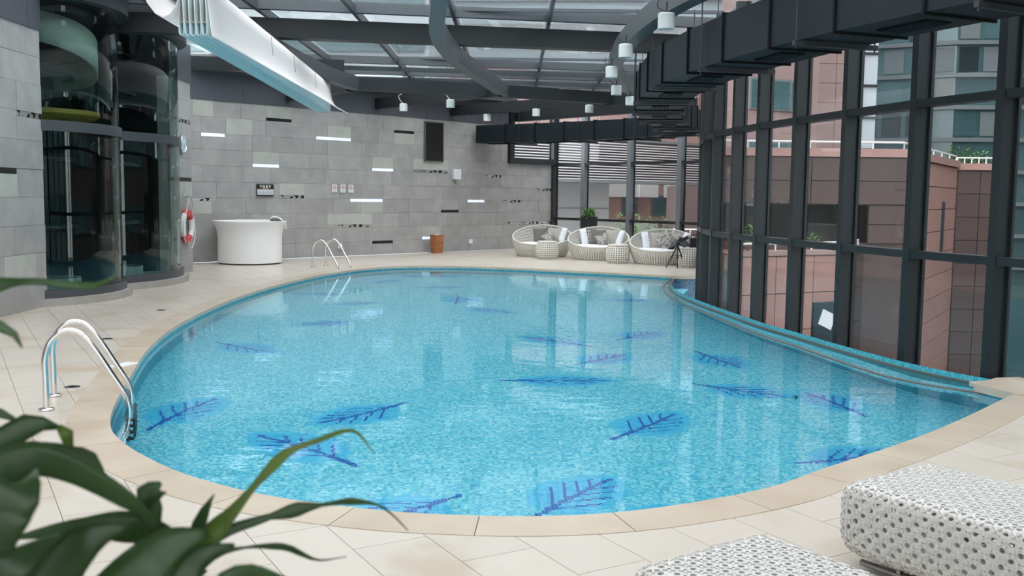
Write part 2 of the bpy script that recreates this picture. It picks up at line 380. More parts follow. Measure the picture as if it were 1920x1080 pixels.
# paving slabs: 0.4 x 0.8 m, running bond, rows turned 60 degrees
ang = math.radians(-60); ex = Vector((math.cos(ang), math.sin(ang))); ey = Vector((-ex.y, ex.x))
tiles = []; TW, TL, gap = .40, .80, .004
full_me = MB().box((0, 0, -.02), (TL-gap, TW-gap, .04)).mesh('paving_slab', 'deck')
segs = [(Vector(DOM[i]), Vector(DOM[(i+1) % len(DOM)])) for i in range(len(DOM))]
cseg = list(zip(cop_out[:-1], cop_out[1:]))
def near_seg(c, r, sg):
    for a, b in sg:
        if abs(a.x-c.x) < r+.3 and abs(a.y-c.y) < r+.3: return True
    return False
longsegs = [s for s in segs if (s[1]-s[0]).length > .5]
def dist_seg(c, a, b):
    t = max(0, min(1, (c-a).dot(b-a)/max(1e-9, (b-a).length_squared))); return (c-(a+(b-a)*t)).length
for iy in range(-60, 80):
    for ix in range(-60, 60):
        c = ex*((ix+.5*(iy % 2)+.13)*TL) + ey*(iy*TW) + Vector((0, 15))
        if not (-7.9 < c.x < 7.9 and 2.2 < c.y < 34.5): continue
        if abs(c.x) > .60*c.y+1.2: continue                       # far outside the view
        nb = near_seg(c, .55, cseg) or any(dist_seg(c, a, b) < .47 for a, b in longsegs)
        if not nb:
            if inside(c, DOM) and not inside(c, cop_hole): tiles.append((c, None))
            continue
        h = [c+ex*sx*(TL-gap)/2+ey*sy*(TW-gap)/2 for sx, sy in ((-1, -1), (1, -1), (1, 1), (-1, 1))]
        vs = list(h); es = [(0, 1), (1, 2), (2, 3), (3, 0)]
        for a, b in cseg + longsegs:
            if dist_seg(c, a, b) < .62: es.append((len(vs), len(vs)+1)); vs += [a, b]
        VV, _, FF, *_r = delaunay_2d_cdt(vs, es, [], 0, 1e-5)
        keep = []
        for f in FF:
            g = sum((VV[i] for i in f), Vector((0, 0)))/3
            if inside(g, h) and inside(g, DOM) and not inside(g, cop_hole): keep.append(f)
        if not keep: continue
        used = sorted({i for f in keep for i in f}); mp_ = {u: k for k, u in enumerate(used)}
        edges = {}
        tris = []
        for f in keep:
            if (VV[f[1]]-VV[f[0]]).cross(VV[f[2]]-VV[f[0]]) < 0: f = f[::-1]
            tris.append(tuple(mp_[i] for i in f))
        for f in tris:
            for a, b in zip(f, f[1:]+f[:1]): edges[(a, b)] = 1
        k = len(used)
        vv = [(VV[u].x-c.x, VV[u].y-c.y, 0) for u in used]+[(VV[u].x-c.x, VV[u].y-c.y, -.04) for u in used]
        ff = tris+[(b, a, a+k, b+k) for (a, b) in edges if (b, a) not in edges]
        tiles.append((c, (vv, ff)))
tiles.sort(key=lambda t: t[0].length)
rest = MB()
for q, (c, cut) in enumerate(tiles):
    if q < 300:
        if cut is None: o = link('paving_slab', full_me, floor, loc=(c.x, c.y, 0), rz=ang)
        else: o = link('paving_slab', MB().add(*cut).mesh('paving_slab', 'deck'), floor, loc=(c.x, c.y, 0))
    else:
        if cut is None: rest.box((c.x, c.y, -.02), (TL-gap, TW-gap, .04), rz=ang)
        else: rest.add([(x+c.x, y+c.y, z) for x, y, z in cut[0]], cut[1])
rest.build('paving_slabs', 'deck', floor, kind='stuff')
# floor drains
mb0 = MB().lathe([(0, .006), (.055, .006), (.07, .003), (.07, -.01)], 20).lathe([(.028, .0075), (.048, .0075)], 20, m=1).mesh('floor_drain', ['chrome', 'matte_black'])
for (x, y), lb in zip([(-3.92, 8.69), (-2.55, 5.93), (-5.18, 14.49), (-4.80, 11.59)],
                      ['round metal floor drain just behind the near pool ladder', 'round metal floor drain closest to the foreground plant', 'round metal floor drain in front of the two lift shafts', 'round metal floor drain midway between near ladder and lift shafts']):
    link('floor_drain', mb0, None, loc=(x, y, 0.001), label=lb, cat='drain', group='floor drains along the left deck')
mb = MB().box((0, 0, .004), (.30, .14, .008)).box((0, 0, .010), (.24, .09, .004), m=1)
mb.build('floor_plate', ['white_plastic', 'sign_pale'], None, loc=(-3.92, 9.83, 0.001), rz=1.2, label='small white depth marker plate on the paving behind the near ladder', cat='plate')

# ================================================================== POOL
def wallstrip(path, z0, z1, flip=False):
    mb = MB(); d = 0; uv = []; vs = []
    for i, p in enumerate(path):
        if i: d += (Vector(p[:2])-Vector(path[i-1][:2])).length
        vs += [(p[0], p[1], z0), (p[0], p[1], z1)]; uv += [(d, z0), (d, z1)]
    fs = [(2*i, 2*i+1, 2*i+3, 2*i+2) for i in range(len(path)-1)]
    if flip: fs = [f[::-1] for f in fs]
    mb.add(vs, fs); mb.uv = uv; return mb
pool = thing('swimming_pool', 'free-form indoor pool lined with turquoise mosaic and dark blue leaf motifs', 'pool', (0, 15, ZF), kind='structure', absolute=True)
V, F = fill(pool_poly, [])
mb = MB(); mb.add([(p.x, p.y, ZF) for p in V], [f if ((V[f[1]]-V[f[0]]).cross(V[f[2]]-V[f[0]]) > 0) else f[::-1] for f in F]); mb.uv = [(p.x, p.y) for p in V]
mb.build('pool_floor', 'mosaic', pool)
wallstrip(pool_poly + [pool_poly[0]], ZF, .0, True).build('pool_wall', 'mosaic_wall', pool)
# overflow weir: mosaic wall with a stone lip, gutter, outer lip
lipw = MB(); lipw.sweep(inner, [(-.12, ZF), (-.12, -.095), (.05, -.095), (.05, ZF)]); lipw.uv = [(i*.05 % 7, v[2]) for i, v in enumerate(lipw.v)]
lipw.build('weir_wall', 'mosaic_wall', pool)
MB().sweep(inner, [(.0, -.082), (.0, ZW+.010), (.045, ZW+.012), (.045, -.082)]).build('weir_lip', 'weir_stone', pool)
MB().sweep(outer, [(-.03, -.6), (-.03, ZW+.014), (.05, ZW+.014), (.05, -.6)]).build('outer_lip', 'weir_stone', pool)
gut = [Vector(p) for p in inner]; mbg = MB().sweep(gut, [(.05, -.32), (.05, -.26), (.42, -.26), (.42, -.32)]); mbg.uv = [(v[0], v[1]) for v in mbg.v]; mbg.build('gutter_floor', 'mosaic', pool)
mb = MB(); mb.sweep([p for p in outer], [(.052, -3.5), (.052, -.12), (.056, -.12), (.056, -3.5)]); mb.uv = [(i*.05 % 7, v[2]) for i, v in enumerate(mb.v)]; mb.build('outer_wall', 'mosaic_blue', pool)
mb = MB(); mb.add([(3.60, 22.0, -1.6), (4.40, 22.06, -1.6), (4.40, 22.06, -.05), (3.60, 22.0, -.05)], [(0, 1, 2, 3)]); mb.uv = [(0, -1.6), (.8, -1.6), (.8, 0), (0, 0)]; mb.build('end_wall', 'mosaic_blue', pool)
mb = MB().prism([(3.50, 21.88), (4.42, 21.96), (4.42, 22.4), (3.50, 22.35)], -.05, .012); mb.build('coping_end_block', 'coping', pool)
MB().bar((3.86, 21.98, -1.5), (3.86, 21.98, -.05), .05, .05).build('corner_trim', 'white_paint', pool)
mb = MB().prism([(4.60, 8.80), (4.43, 9.32), (4.82, 9.66), (5.05, 9.7), (5.35, 8.9)], -.06, .014); mb.build('coping_corner_block', 'coping', pool)
# water sheet
V, F = fill(pool_poly, [])
mb = MB(); mb.add([(p.x, p.y, ZW) for p in V], [f if ((V[f[1]]-V[f[0]]).cross(V[f[2]]-V[f[0]]) > 0) else f[::-1] for f in F])
mb.build('pool_water', 'water', None, kind='stuff', label='clear calm turquoise water filling the pool', cat='water')
# leaf motifs laid in the floor mosaic
def leaf_motif(tail, tip, wide, seed, halo=.10):
    rr = random.Random(seed); A, B = Vector(tail), Vector(tip); ax = (B-A); ln = ax.length; ax.normalize(); bx = Vector((-ax.y, ax.x))
    mb = MB(); c = .025; R = int((ln/2+.3)/c)+1; M = (A+B)/2; ox, oy = math.floor(M.x/c), math.floor(M.y/c)
    bend = rr.uniform(-.08, .08)
    for i in range(-R, R+1):
        for j in range(-R, R+1):
            x, y = (ox+i+.5)*c, (oy+j+.5)*c; d = Vector((x, y))-A
            a = d.dot(ax)/ln; bb = d.dot(bx)-bend*math.sin(PI*max(0, min(1, a)))*ln*.5
            lt = (a-.20)/.80                                           # blade parameter
            hw = wide*(math.sin(PI*min(1, max(0, lt))**.8)**.7) if 0 < lt < 1 else 0
            ins = abs(bb) < hw
            near = False
            if not ins:
                e = abs(bb)-hw if 0 < lt < 1 else math.hypot(max(0, -lt, lt-1)*ln*.8, bb)
                near = e < halo*rr.uniform(.45, 1.1) and lt > -.06
            if not (ins or near or (abs(bb) < .022 and -.02 < a < .3)): continue
            vein = abs(bb) < (.032 if a < .3 else .022) and 0 <= a < .97
            if ins and not vein:
                for k in range(4):
                    for sg in (1, -1):
                        q = sg*bb; da = (lt-(.05+.18*k+.05*(sg > 0)))*ln*.80
                        if da > 0 and abs(q-(.78-.06*k)*da) < .015 and q < hw*.93: vein = True
            m_ = 2 if vein else (1 if ins and rr.random() < .28 else 0)
            if ins and not vein and rr.random() < .05: continue
            if not ins and not near and not vein: continue
            g = .0115; z = ZF+.003
            mb.add([(x-g, y-g, z), (x+g, y-g, z), (x+g, y+g, z), (x-g, y+g, z)], [(0, 1, 2, 3)], m_)
    o = mb.build('leaf_mosaic', ['tile_halo', 'tile_mid', 'tile_vein'], pool)
LEAF = [((-3.23, 8.6), (-2.98, 9.9)), ((-1.22, 7.72), (-2.25, 8.56)), ((-1.05, 9.85), (-1.80, 8.95)), ((-.15, 10.96), (1.16, 11.02)), ((.90, 8.57), (1.63, 9.53)), ((.13, 6.63), (.80, 7.52)),
        ((-.36, 7.11), (-1.1, 6.45)), ((2.02, 10.88), (2.93, 10.23)), ((2.34, 7.90), (3.30, 8.22)), ((2.44, 12.95), (2.79, 11.78)), ((1.50, 13.82), (2.2, 14.65)), ((1.12, 13.22), (.16, 14.02)), ((.78, 11.92), (1.50, 12.68)),
        ((-4.0, 13.2), (-3.0, 12.45)), ((-2.45, 15.4), (-3.2, 14.85)), ((-4.3, 19.2), (-3.25, 19.05)), ((-1.03, 17.75), (-1.03, 19.0)), ((.12, 16.5), (-.80, 17.3)), ((3.45, 9.4), (3.15, 10.5)), ((-3.02, 21.37), (-2.60, 22.4)),
        ((-2.83, 23.6), (-2.0, 23.1)), ((-.92, 23.7), (-1.85, 23.3)), ((1.7, 18.6), (2.66, 18.8)), ((1.5, 6.95), (.70, 6.35)), ((-3.3, 17.4), (-2.4, 17.9)), ((-2.0, 20.6), (-1.0, 20.9))]
for i, (a, b) in enumerate(LEAF): leaf_motif(a, b, .27 if i != 3 else .22, i)
# small round wall lights below the waterline
for (x, y) in [(-3.30, 8.10), (-4.35, 12.3), (-4.55, 15.6)]:
    MB().lathe([(0, .02), (.05, .018), (.075, .01), (.085, 0)], 18).build('underwater_fitting', 'chrome', pool)
    o = bpy.data.objects[-1] if False else pool.children[-1]
    o.location = (x+.02-pool.location.x, y-pool.location.y, -.42-pool.location.z); o.rotation_euler = (0, PI/2, math.radians(-12))

# ================================================================== LEFT WALL AND BACK WALL (coursed stone)
SM = {}
def stone_mesh(l, h, mt):
    k = (round(l, 3), round(h, 3), mt)
    if k not in SM: SM[k] = MB().box((0, 0, 0), (l-.004, .05, h-.004)).mesh('stone', mt)
    return SM[k]
def coursed(parent, P0, D, nrm, s_from, s_to, pitch, ncourse, specials, seed, hmax=None):
    """specials: (course, s0, s1, 'top'|'bot'|None, 'light'|'mirror'|'dark'|None, green s0, green s1)"""
    rr = random.Random(seed); rz = math.atan2(D.y, D.x)
    def put(name, s0, s1, z0, z1, mt, proud=0.):
        c = P0+D*((s0+s1)/2)+nrm*(.0+proud)
        link(name, stone_mesh(s1-s0, z1-z0, mt), parent, loc=(c.x-parent.location.x, c.y-parent.location.y, (z0+z1)/2-parent.location.z), rz=rz)
    for c in range(ncourse):
        z0, z1 = c*pitch, (c+1)*pitch
        sp = sorted([x for x in specials if x[0] == c], key=lambda x: x[1]); lim = hmax(c) if hmax else s_to
        s = s_from
        def runs(a, b, lo, hi):
            while b-a > 1e-3:
                ln = rr.choice([.39, .585, .78, .78, .975, 1.17])
                if b-a-ln < .3: ln = b-a
                if b-a < ln: ln = b-a
                put('stone', a, a+ln, lo, hi, 'stone', rr.uniform(-.004, .005)); a += ln
        for x in sp:
            if x[1] >= lim: break
            e = min(x[2], lim)
            runs(s, x[1], z0, z1)
            lo, hi = z0, z1
            if x[3] == 'top': hi = z1-.082; put({'light': 'light_strip', 'mirror': 'mirror_strip', 'dark': 'dark_strip'}[x[4]], x[1], e, hi, z1, {'light': 'strip_light', 'mirror': 'mirror', 'dark': 'black'}[x[4]], -.006)
            if x[3] == 'bot': lo = z0+.082; put({'light': 'light_strip', 'mirror': 'mirror_strip', 'dark': 'dark_strip'}[x[4]], x[1], e, z0, lo, {'light': 'strip_light', 'mirror': 'mirror', 'dark': 'black'}[x[4]], -.006)
            ga, gb_ = (x[5], min(x[6] or e, e)) if len(x) > 5 else (x[1], e)
            if ga is None: runs(x[1], e, lo, hi)
            else:
                if ga > x[1]+.05: runs(x[1], ga, lo, hi)
                if gb_-ga > 1.0:
                    put('stone', ga, (ga+gb_)/2, lo, hi, 'stone_green'); put('stone', (ga+gb_)/2, gb_, lo, hi, 'stone_green')
                else: put('stone', ga, gb_, lo, hi, 'stone_green', .003)
                if gb_ < e-.05: runs(gb_, e, lo, hi)
            s = e
        runs(s, lim, z0, z1)
BP = .402
SPB = [(7, .39, 1.04, 'top', 'light', None, None), (8, 3.8, 4.97, 'bot', 'light', 4.18, 4.97), (6, 1.83, 2.62, 'bot', 'light'), (6, 5.72, 6.5, 'bot', 'light'), (3, 4.94, 6.1, 'top', 'light', 5.31, 6.1),
       (1, 7.62, 8.37, 'bot', 'light'), (3, 9.51, 10.25, 'top', 'light', None, None), (9, 2.24, 3.02, 'bot', 'dark'), (8, 6.52, 7.29, 'top', 'dark'), (3, .12, .64, 'top', 'mirror'), (4, 2.61, 3.39, 'bot', 'mirror'),
       (6, 7.26, 8.7, 'bot', 'mirror'), (2, 4.16, 5.72, 'bot', 'mirror'), (0, 5.72, 6.48, 'top', 'dark', None, None), (3, 8.38, 9.13, 'bot', 'dark', None, None), (5, 10.26, 11.0, 'top', 'mirror', None, None),
       (3, 10.97, 12.07, 'top', 'mirror', None, None), (4, 12.71, 13.5, 'top', 'mirror', None, None), (2, 11.36, 13.5, 'bot', 'mirror', None, None), (9, .16, .72, None, None), (8, 1.07, 1.83, None, None)]
c_ = (W0+W1)/2-WN*.10
wall_back = MB().bar((W0.x-WN.x*.13, W0.y-WN.y*.13, 1.4), (W1.x-WN.x*.13, W1.y-WN.y*.13, 1.4), .22, 2.8).bar((W0.x-WN.x*.13, W0.y-WN.y*.13, 3.4), ((W0+WD*11.3).x-WN.x*.13, (W0+WD*11.3).y-WN.y*.13, 3.4), .22, 1.24) \
    .build('wall_back', 'grout', kind='structure', label='long grey coursed stone wall with thin light and mirror strips', cat='wall')
coursed(wall_back, W0-WN*.02, WD, WN, 0., WLEN-.05, BP, 10, SPB, 3, hmax=lambda c: WLEN-.05 if c < 7 else 11.3)
def on_back(s, z, d=.0): p = W0+WD*s+WN*(.005+d); return Vector((p.x, p.y, z))
RB = math.atan2(WD.y, WD.x)
# left wall runs along x = -7.05 in pieces between the lift shafts
wl = MB()
for y0, y1 in ((-4.0, 14.9), (20.38, 21.72)): wl.box((XL-.13, (y0+y1)/2, 2.05), (.22, y1-y0, 4.1))
wl.box((XL-.55, 21.66, 2.05), (.9, .12, 4.1)); wl.box((-8.06, 23.05, 2.3), (.2, 2.9, 4.6))
wall_left = wl.build('wall_left', 'grout', kind='structure', label='grey coursed stone wall holding the two lift shafts', cat='wall')
DY = Vector((0, 1)); NX = Vector((1, 0))
coursed(wall_left, Vector((XL-.02, 0)), DY, NX, 4.0, 14.88, .411, 10, [(6, 14.11, 14.88, 'top', 'mirror', None, None), (4, 13.0, 14.09, 'top', 'dark', 13.0, 14.09), (1, 13.65, 14.55, None, None)], 5)
coursed(wall_left, Vector((XL-.02, 0)), DY, NX, 20.38, 21.74, .411, 10, [(7, 20.38, 21.74, 'top', 'mirror', None, None), (4, 20.38, 21.74, 'top', 'dark', 20.7, 21.74)], 8)
coursed(wall_left, Vector((XL, 21.74-.02)), Vector((-1, 0)), Vector((0, 1)), 0, .93, .411, 10, [], 9)
# painted metal fascia over both walls, panel by panel
trim = thing('trim_1', 'blue-grey metal fascia panels above the stone walls', 'fascia', (0, 0, 4.0), kind='structure', absolute=True)
s = 0.
while s < 11.2:
    a = W0+WD*(s+.006)+WN*.0; b_ = W0+WD*min(11.3, s+1.55-.006)
    MB().bar((a.x, a.y, 4.37), (b_.x, b_.y, 4.37), .06, .70).build('fascia_panel', 'fascia', trim); s += 1.55
for y in [-3.5+1.5*i for i in range(13)]:
    y1 = min(y+1.49, 14.88)
    if y1 > y+.1: MB().box((XL, (y+y1)/2, 4.5), (.06, y1-y, .8)).build('fascia_panel', 'fascia', trim)
for y0, y1 in ((17.43, 17.50), (20.38, 21.74)): MB().box((XL, (y0+y1)/2, 4.5), (.06, y1-y0, .8)).build('fascia_panel', 'fascia', trim)
MB().box((XL-.45, 21.72, 4.5), (.9, .06, .8)).build('fascia_panel', 'fascia', trim)
a = W0+WN*.25; b_ = W0+WD*11.2+WN*.25
MB().bar((a.x, a.y, 4.78), (b_.x, b_.y, 4.78), .55, .12).build('soffit', 'steel_light', trim)

# ================================================================== GLAZED WALLS
def glazing(name, nodes, inward, zs, z0, z1, label, mw=.10, md=.20, trs=(1.16, 2.8), skip=None, paneM='pane', mulM='mullion'):
    """nodes: plan points of the mullions; one mullion object per node, one transom and pane per bay"""
    root = thing(name, label, 'window', (nodes[0].x, nodes[0].y, z0), kind='structure', absolute=True)
    n = len(nodes)
    for i, p in enumerate(nodes):
        t = (nodes[min(i+1, n-1)]-nodes[max(i-1, 0)]).normalized(); nn = Vector((t.y, -t.x))*inward
        R = Matrix(((t.x, nn.x, 0), (t.y, nn.y, 0), (0, 0, 1)))
        c = p+nn*(md/2-.08)
        mu = MB().box((c.x, c.y, (z0+z1)/2), (mw, md, z1-z0), R=R).build('mullion', mulM, root)
        c2 = p+nn*(-.06)
        MB().box((c2.x, c2.y, (z0+z1)/2), (mw+.07, .035, z1-z0), R=R).build('glazing_bead', 'steel', root)
    for i in range(n-1):
        p, q = nodes[i], nodes[i+1]; t = (q-p).normalized(); nn = Vector((t.y, -t.x))*inward; ln = (q-p).length
        R = Matrix(((t.x, nn.x, 0), (t.y, nn.y, 0), (0, 0, 1))); mid = (p+q)/2
        for z in trs:
            c = mid+nn*.035
            MB().box((c.x, c.y, z), (ln-mw, .15, .085), R=R).build('transom', 'mullion', root)
        for a, b in zip(zs[:-1], zs[1:]):
            MB().box((mid.x, mid.y, (a+b)/2), (ln-.02, .012, b-a-.02), R=R).build('pane', paneM, root)
    return root
def at_u(k):  # point on the glass curve at arc length k
    return k
MU = V2([(5.42, 8.62), (4.86, 9.83), (4.46, 10.93), (4.15, 12.24), (3.88, 13.43), (3.66, 14.52), (3.51, 15.45), (3.42, 16.50), (3.50, 17.75), (3.72, 19.3), (4.05, 20.9), (4.40, 22.5), (4.70, 24.1), (5.0, 25.8), (5.32, 27.5), (5.65, 29.3)])
MU = V2([(8.3, -4.0), (8.3, -1.5), (8.3, 1.0), (8.15, 3.0), (7.65, 4.6), (6.95, 5.95), (6.15, 7.3)])+MU
glazing('window_1', MU, -1, [-3.4, 1.16, 2.8, 4.75], -3.4, 4.75, 'tall curved glass curtain wall with dark steel mullions along the pool')
FW = [A0+AD*s for s in (.02, 1.5, 3.56, 5.60, 6.49)]
glazing('window_2', FW, 1, [0.0, .99, 2.82, 4.7], 0.0, 4.7, 'far glass wall with mullions toned paler as if daylit, behind the round sofas', trs=(.99, 2.82), mw=.16, paneM='pane_far', mulM='mullion_daylit')
# clerestory over the low end of the back wall
cl = [W0+WD*s for s in (11.42, 13.55)]
glazing('window_3', cl, 1, [3.0, 4.6], 2.82, 4.7, 'high window strip above the low end of the stone wall', trs=(2.93,), mw=.18, paneM='pane_far')
a, b_ = on_back(11.3, 2.90, -.05), on_back(13.6, 2.90, -.05)
MB().bar(a, b_, .34, .20).build('trim_2', 'steel', kind='structure', label='dark steel lintel under the high window strip', cat='lintel')
p = A0+AN*.05
MB().box((p.x, p.y, 1.5), (.20, .24, 3.0), rz=RB).build('trim_3', 'steel', kind='structure', label='dark steel post where stone wall meets far glass wall', cat='post')

MB().box((.6, -4.1, .45), (15.6, .2, .9)).box((.6, -4.1, 4.1), (15.6, .2, 1.8)).build('bounce_wall_front', 'white_paint', kind='structure', label='unseen white end wall behind the viewer, added to bounce light forward', cat='wall')  # unseen end wall, kept white to bounce light onto the foreground
glazing('added_fill_window', V2([(-7.2+1.55*k, -4.1) for k in range(11)]), -1, [.9, 3.2], .9, 3.2, 'added window strip behind the viewer that lights the foreground', trs=(), paneM='pane_far')  # unseen glazing added to light leaves and loungers from behind

# ================================================================== ROOF
roof = thing('ceiling', 'glazed roof on dark steel beams and curved ribs', 'roof', (0, 15, 4.2), kind='structure', absolute=True)
RIB1 = [(-4.75, 6.0), (-4.5, 11.0), (-4.38, 15.0), (-4.28, 18.4), (-4.08, 21.5), (-3.75, 23.6)]
RIB2 = [(-.45, 8.0), (-.85, 11.2), (-.97, 12.9), (-1.15, 14.7), (-1.22, 16.3), (-1.10, 18.7), (-.72, 21.5), (-.26, 24.75)]
RIB3 = [(4.4, 6.5), (2.95, 10.0), (2.32, 12.2), (2.02, 13.8), (1.88, 15.7), (1.86, 17.5), (1.97, 19.8), (2.36, 22.1), (2.98, 24.6)]
for R_ in (RIB1, RIB2, RIB3):
    MB().sweep(smooth_path(V2(R_), .4), [(-.11, 4.18), (.11, 4.18), (.11, 4.47), (-.11, 4.47)]).build('curved_rib', 'rib', roof, smooth=True)
for a, b in (((-3.75, 23.6), (-.26, 24.85)), ((-.26, 24.85), (2.98, 26.6)), ((2.98, 26.6), (5.0, 27.6))):
    MB().bar((*a, 4.33), (*b, 4.33), .2, .30).build('edge_beam', 'beam', roof)
def ibeam(a, b, zb, h=.34, w=.2, name='beam', m='beam'):
    mb = MB(); a, b = Vector((*a, zb+h/2)), Vector((*b, zb+h/2)); up = Vector((0, 0, 1))
    mb.bar(a, b, w*.18, h-.04).bar(a+up*(h/2-.015), b+up*(h/2-.015), w, .03).bar(a-up*(h/2-.015), b-up*(h/2-.015), w, .03)
    return mb.build(name, m, roof)
def boxbeam(a, b, zb, h, w, name='beam', m='beam'):
    return MB().bar((*a, zb+h/2), (*b, zb+h/2), w, h).build(name, m, roof)
for a, b in (((-7.3, 5.2), (7.2, 6.4)), ((-7.3, 11.3), (6.0, 12.7)), ((-7.1, 17.5), (4.2, 19.45))):
    boxbeam(a, b, 4.50, .34, .30, 'main_beam')
    boxbeam((a[0], a[1]-.42), (b[0], b[1]-.42), 4.93, .19, .12, 'frame_rail', 'rib')
    boxbeam((a[0], a[1]+.75), (b[0], b[1]+.75), 4.72, .12, .12, 'lower_rail', 'rib')
boxbeam((-7.3, 22.55), (-3.9, 22.9), 4.50, .28, .2, 'main_beam')
for a, b in (((-6.6, 23.9), (4.6, 25.6)), ((-5.4, 26.3), (4.9, 27.8)), ((-3.2, 28.7), (5.0, 29.8))):
    boxbeam(a, b, 4.90, .18, .14, 'frame_rail', 'rib'); boxbeam((a[0], a[1]+.5), (b[0], b[1]+.5), 4.80, .10, .10, 'lower_rail', 'rib')
# rafters from the stone wall to the edge beam
for s, q in ((2.9, (-3.9, 23.7)), (5.85, (-.35, 24.4)), (8.75, (3.05, 25.9)), (11.6, (4.2, 28.0))):
    p = W0+WD*s+WN*.1; boxbeam((p.x, p.y), q, 4.16, .30, .20, 'rafter')
# glazing bars and panes
XB = [-7.4, -6.2, -4.5, -2.85, -1.1, .62, 2.35, 4.1, 5.9, 7.6]
YB = [2.9, 5.4, 8.0, 11.2, 14.6, 18.1, 21.2, 24.5, 26.9, 29.2, 31.6, 34.0]
ROOM = V2([(-7.5, 2.9), (8.3, 2.9), (7.0, 6.0), (5.4, 8.8), (4.6, 11), (3.9, 14), (3.6, 17), (4.5, 22), (5.9, 29.3), (1.4, 34.6), (-8.2, 24.4), (-7.5, 21.8)])
for x in XB[1:-1]:
    ys = [y*.25 for y in range(12, 140) if inside((x, y*.25), ROOM)]
    if ys: MB().bar((x, ys[0], 4.99), (x, ys[-1], 4.99), .07, .15).build('glazing_bar', 'rib', roof)
for x0, x1 in zip(XB[:-1], XB[1:]):
    for y0, y1 in zip(YB[:-1], YB[1:]):
        corners = sum(inside(q, ROOM) for q in ((x0+.1, y0+.1), (x1-.1, y0+.1), (x0+.1, y1-.1), (x1-.1, y1-.1), ((x0+x1)/2, (y0+y1)/2)))
        if corners >= 2:
            MB().box(((x0+x1)/2, (y0+y1)/2, 5.09), (x1-x0-.03, y1-y0-.03, .014)).build('roof_pane', 'pane_roof', roof)
    # transverse seams
for y in YB:
    xs = [x*.25 for x in range(-32, 33) if inside((x*.25, y), ROOM)]
    if xs: MB().bar((xs[0], y, 5.07), (xs[-1], y, 5.07), .05, .06).build('seam_bar', 'rib', roof)

MB().box((.5, -.65, 5.05), (16.0, 7.0, .2)).build('added_dimming_ceiling', 'white_paint', roof)  # unseen opaque slab added to dim the near deck

# ================================================================== CAN LIGHTS
can_me = MB().lathe([(0, .20), (.095, .20), (.108, .185), (.108, .0), (.098, 0), (.094, .05), (0, .06)], 24).mesh('housing', 'can_paint', True)
lens_me = MB().lathe([(0, .028), (.09, .03)], 20).mesh('lens', 'shade_fabric')
lens_w = MB().lathe([(0, .02), (.092, .022)], 20).mesh('lens', 'lamp_warm')
CANS = [(1.92, 12.8, 3.88, 'under the curved rib nearest the duct, closest to camera'), (1.70, 15.4, 3.88, 'under the right curved rib, second from camera'), (1.74, 18.0, 3.88, 'under the right curved rib, third from camera'),
        (2.14, 21.0, 3.88, 'under the right curved rib, fourth from camera'), (2.70, 23.3, 3.88, 'at the far end of the right curved rib'),
        (-3.0, 27.1, 4.0, 'on a looped cord near the dark wall panel'), (-1.63, 25.6, 3.98, 'on a looped cord beside the edge beam'),
        (-.80, 29.6, 3.96, 'under the right rafter, glowing warm, left of the far duct'), (.62, 28.0, 3.98, 'under the right rafter, centre of the room above the far duct'), (2.0, 26.6, 3.98, 'under the right rafter, nearest the duct bend')]
for i, (x, y, z, lb) in enumerate(CANS):
    t = thing('can_light', 'white cylindrical can light ' + lb, 'ceiling light', (x, y, z), group='can lights hung below the roof steel')
    link('housing', can_me, t); link('lens', lens_w if i == 7 else lens_me, t)
    if i in (5, 6): MB().tube(smooth_path([(0, 0, .19), (-.10, 0, .30), (-.13, 0, .42), (-.04, 0, .46)], .04), .008, 6).build('cord', 'rope', t)
    else: MB().tube([(0, 0, .18), (0, 0, .34)], .012, 6).build('stem', 'steel', t); MB().tube(smooth_path([(.03, 0, .2), (-.12, 0, .28), (-.10, 0, .36)], .04), .006, 6).build('cord', 'black', t)

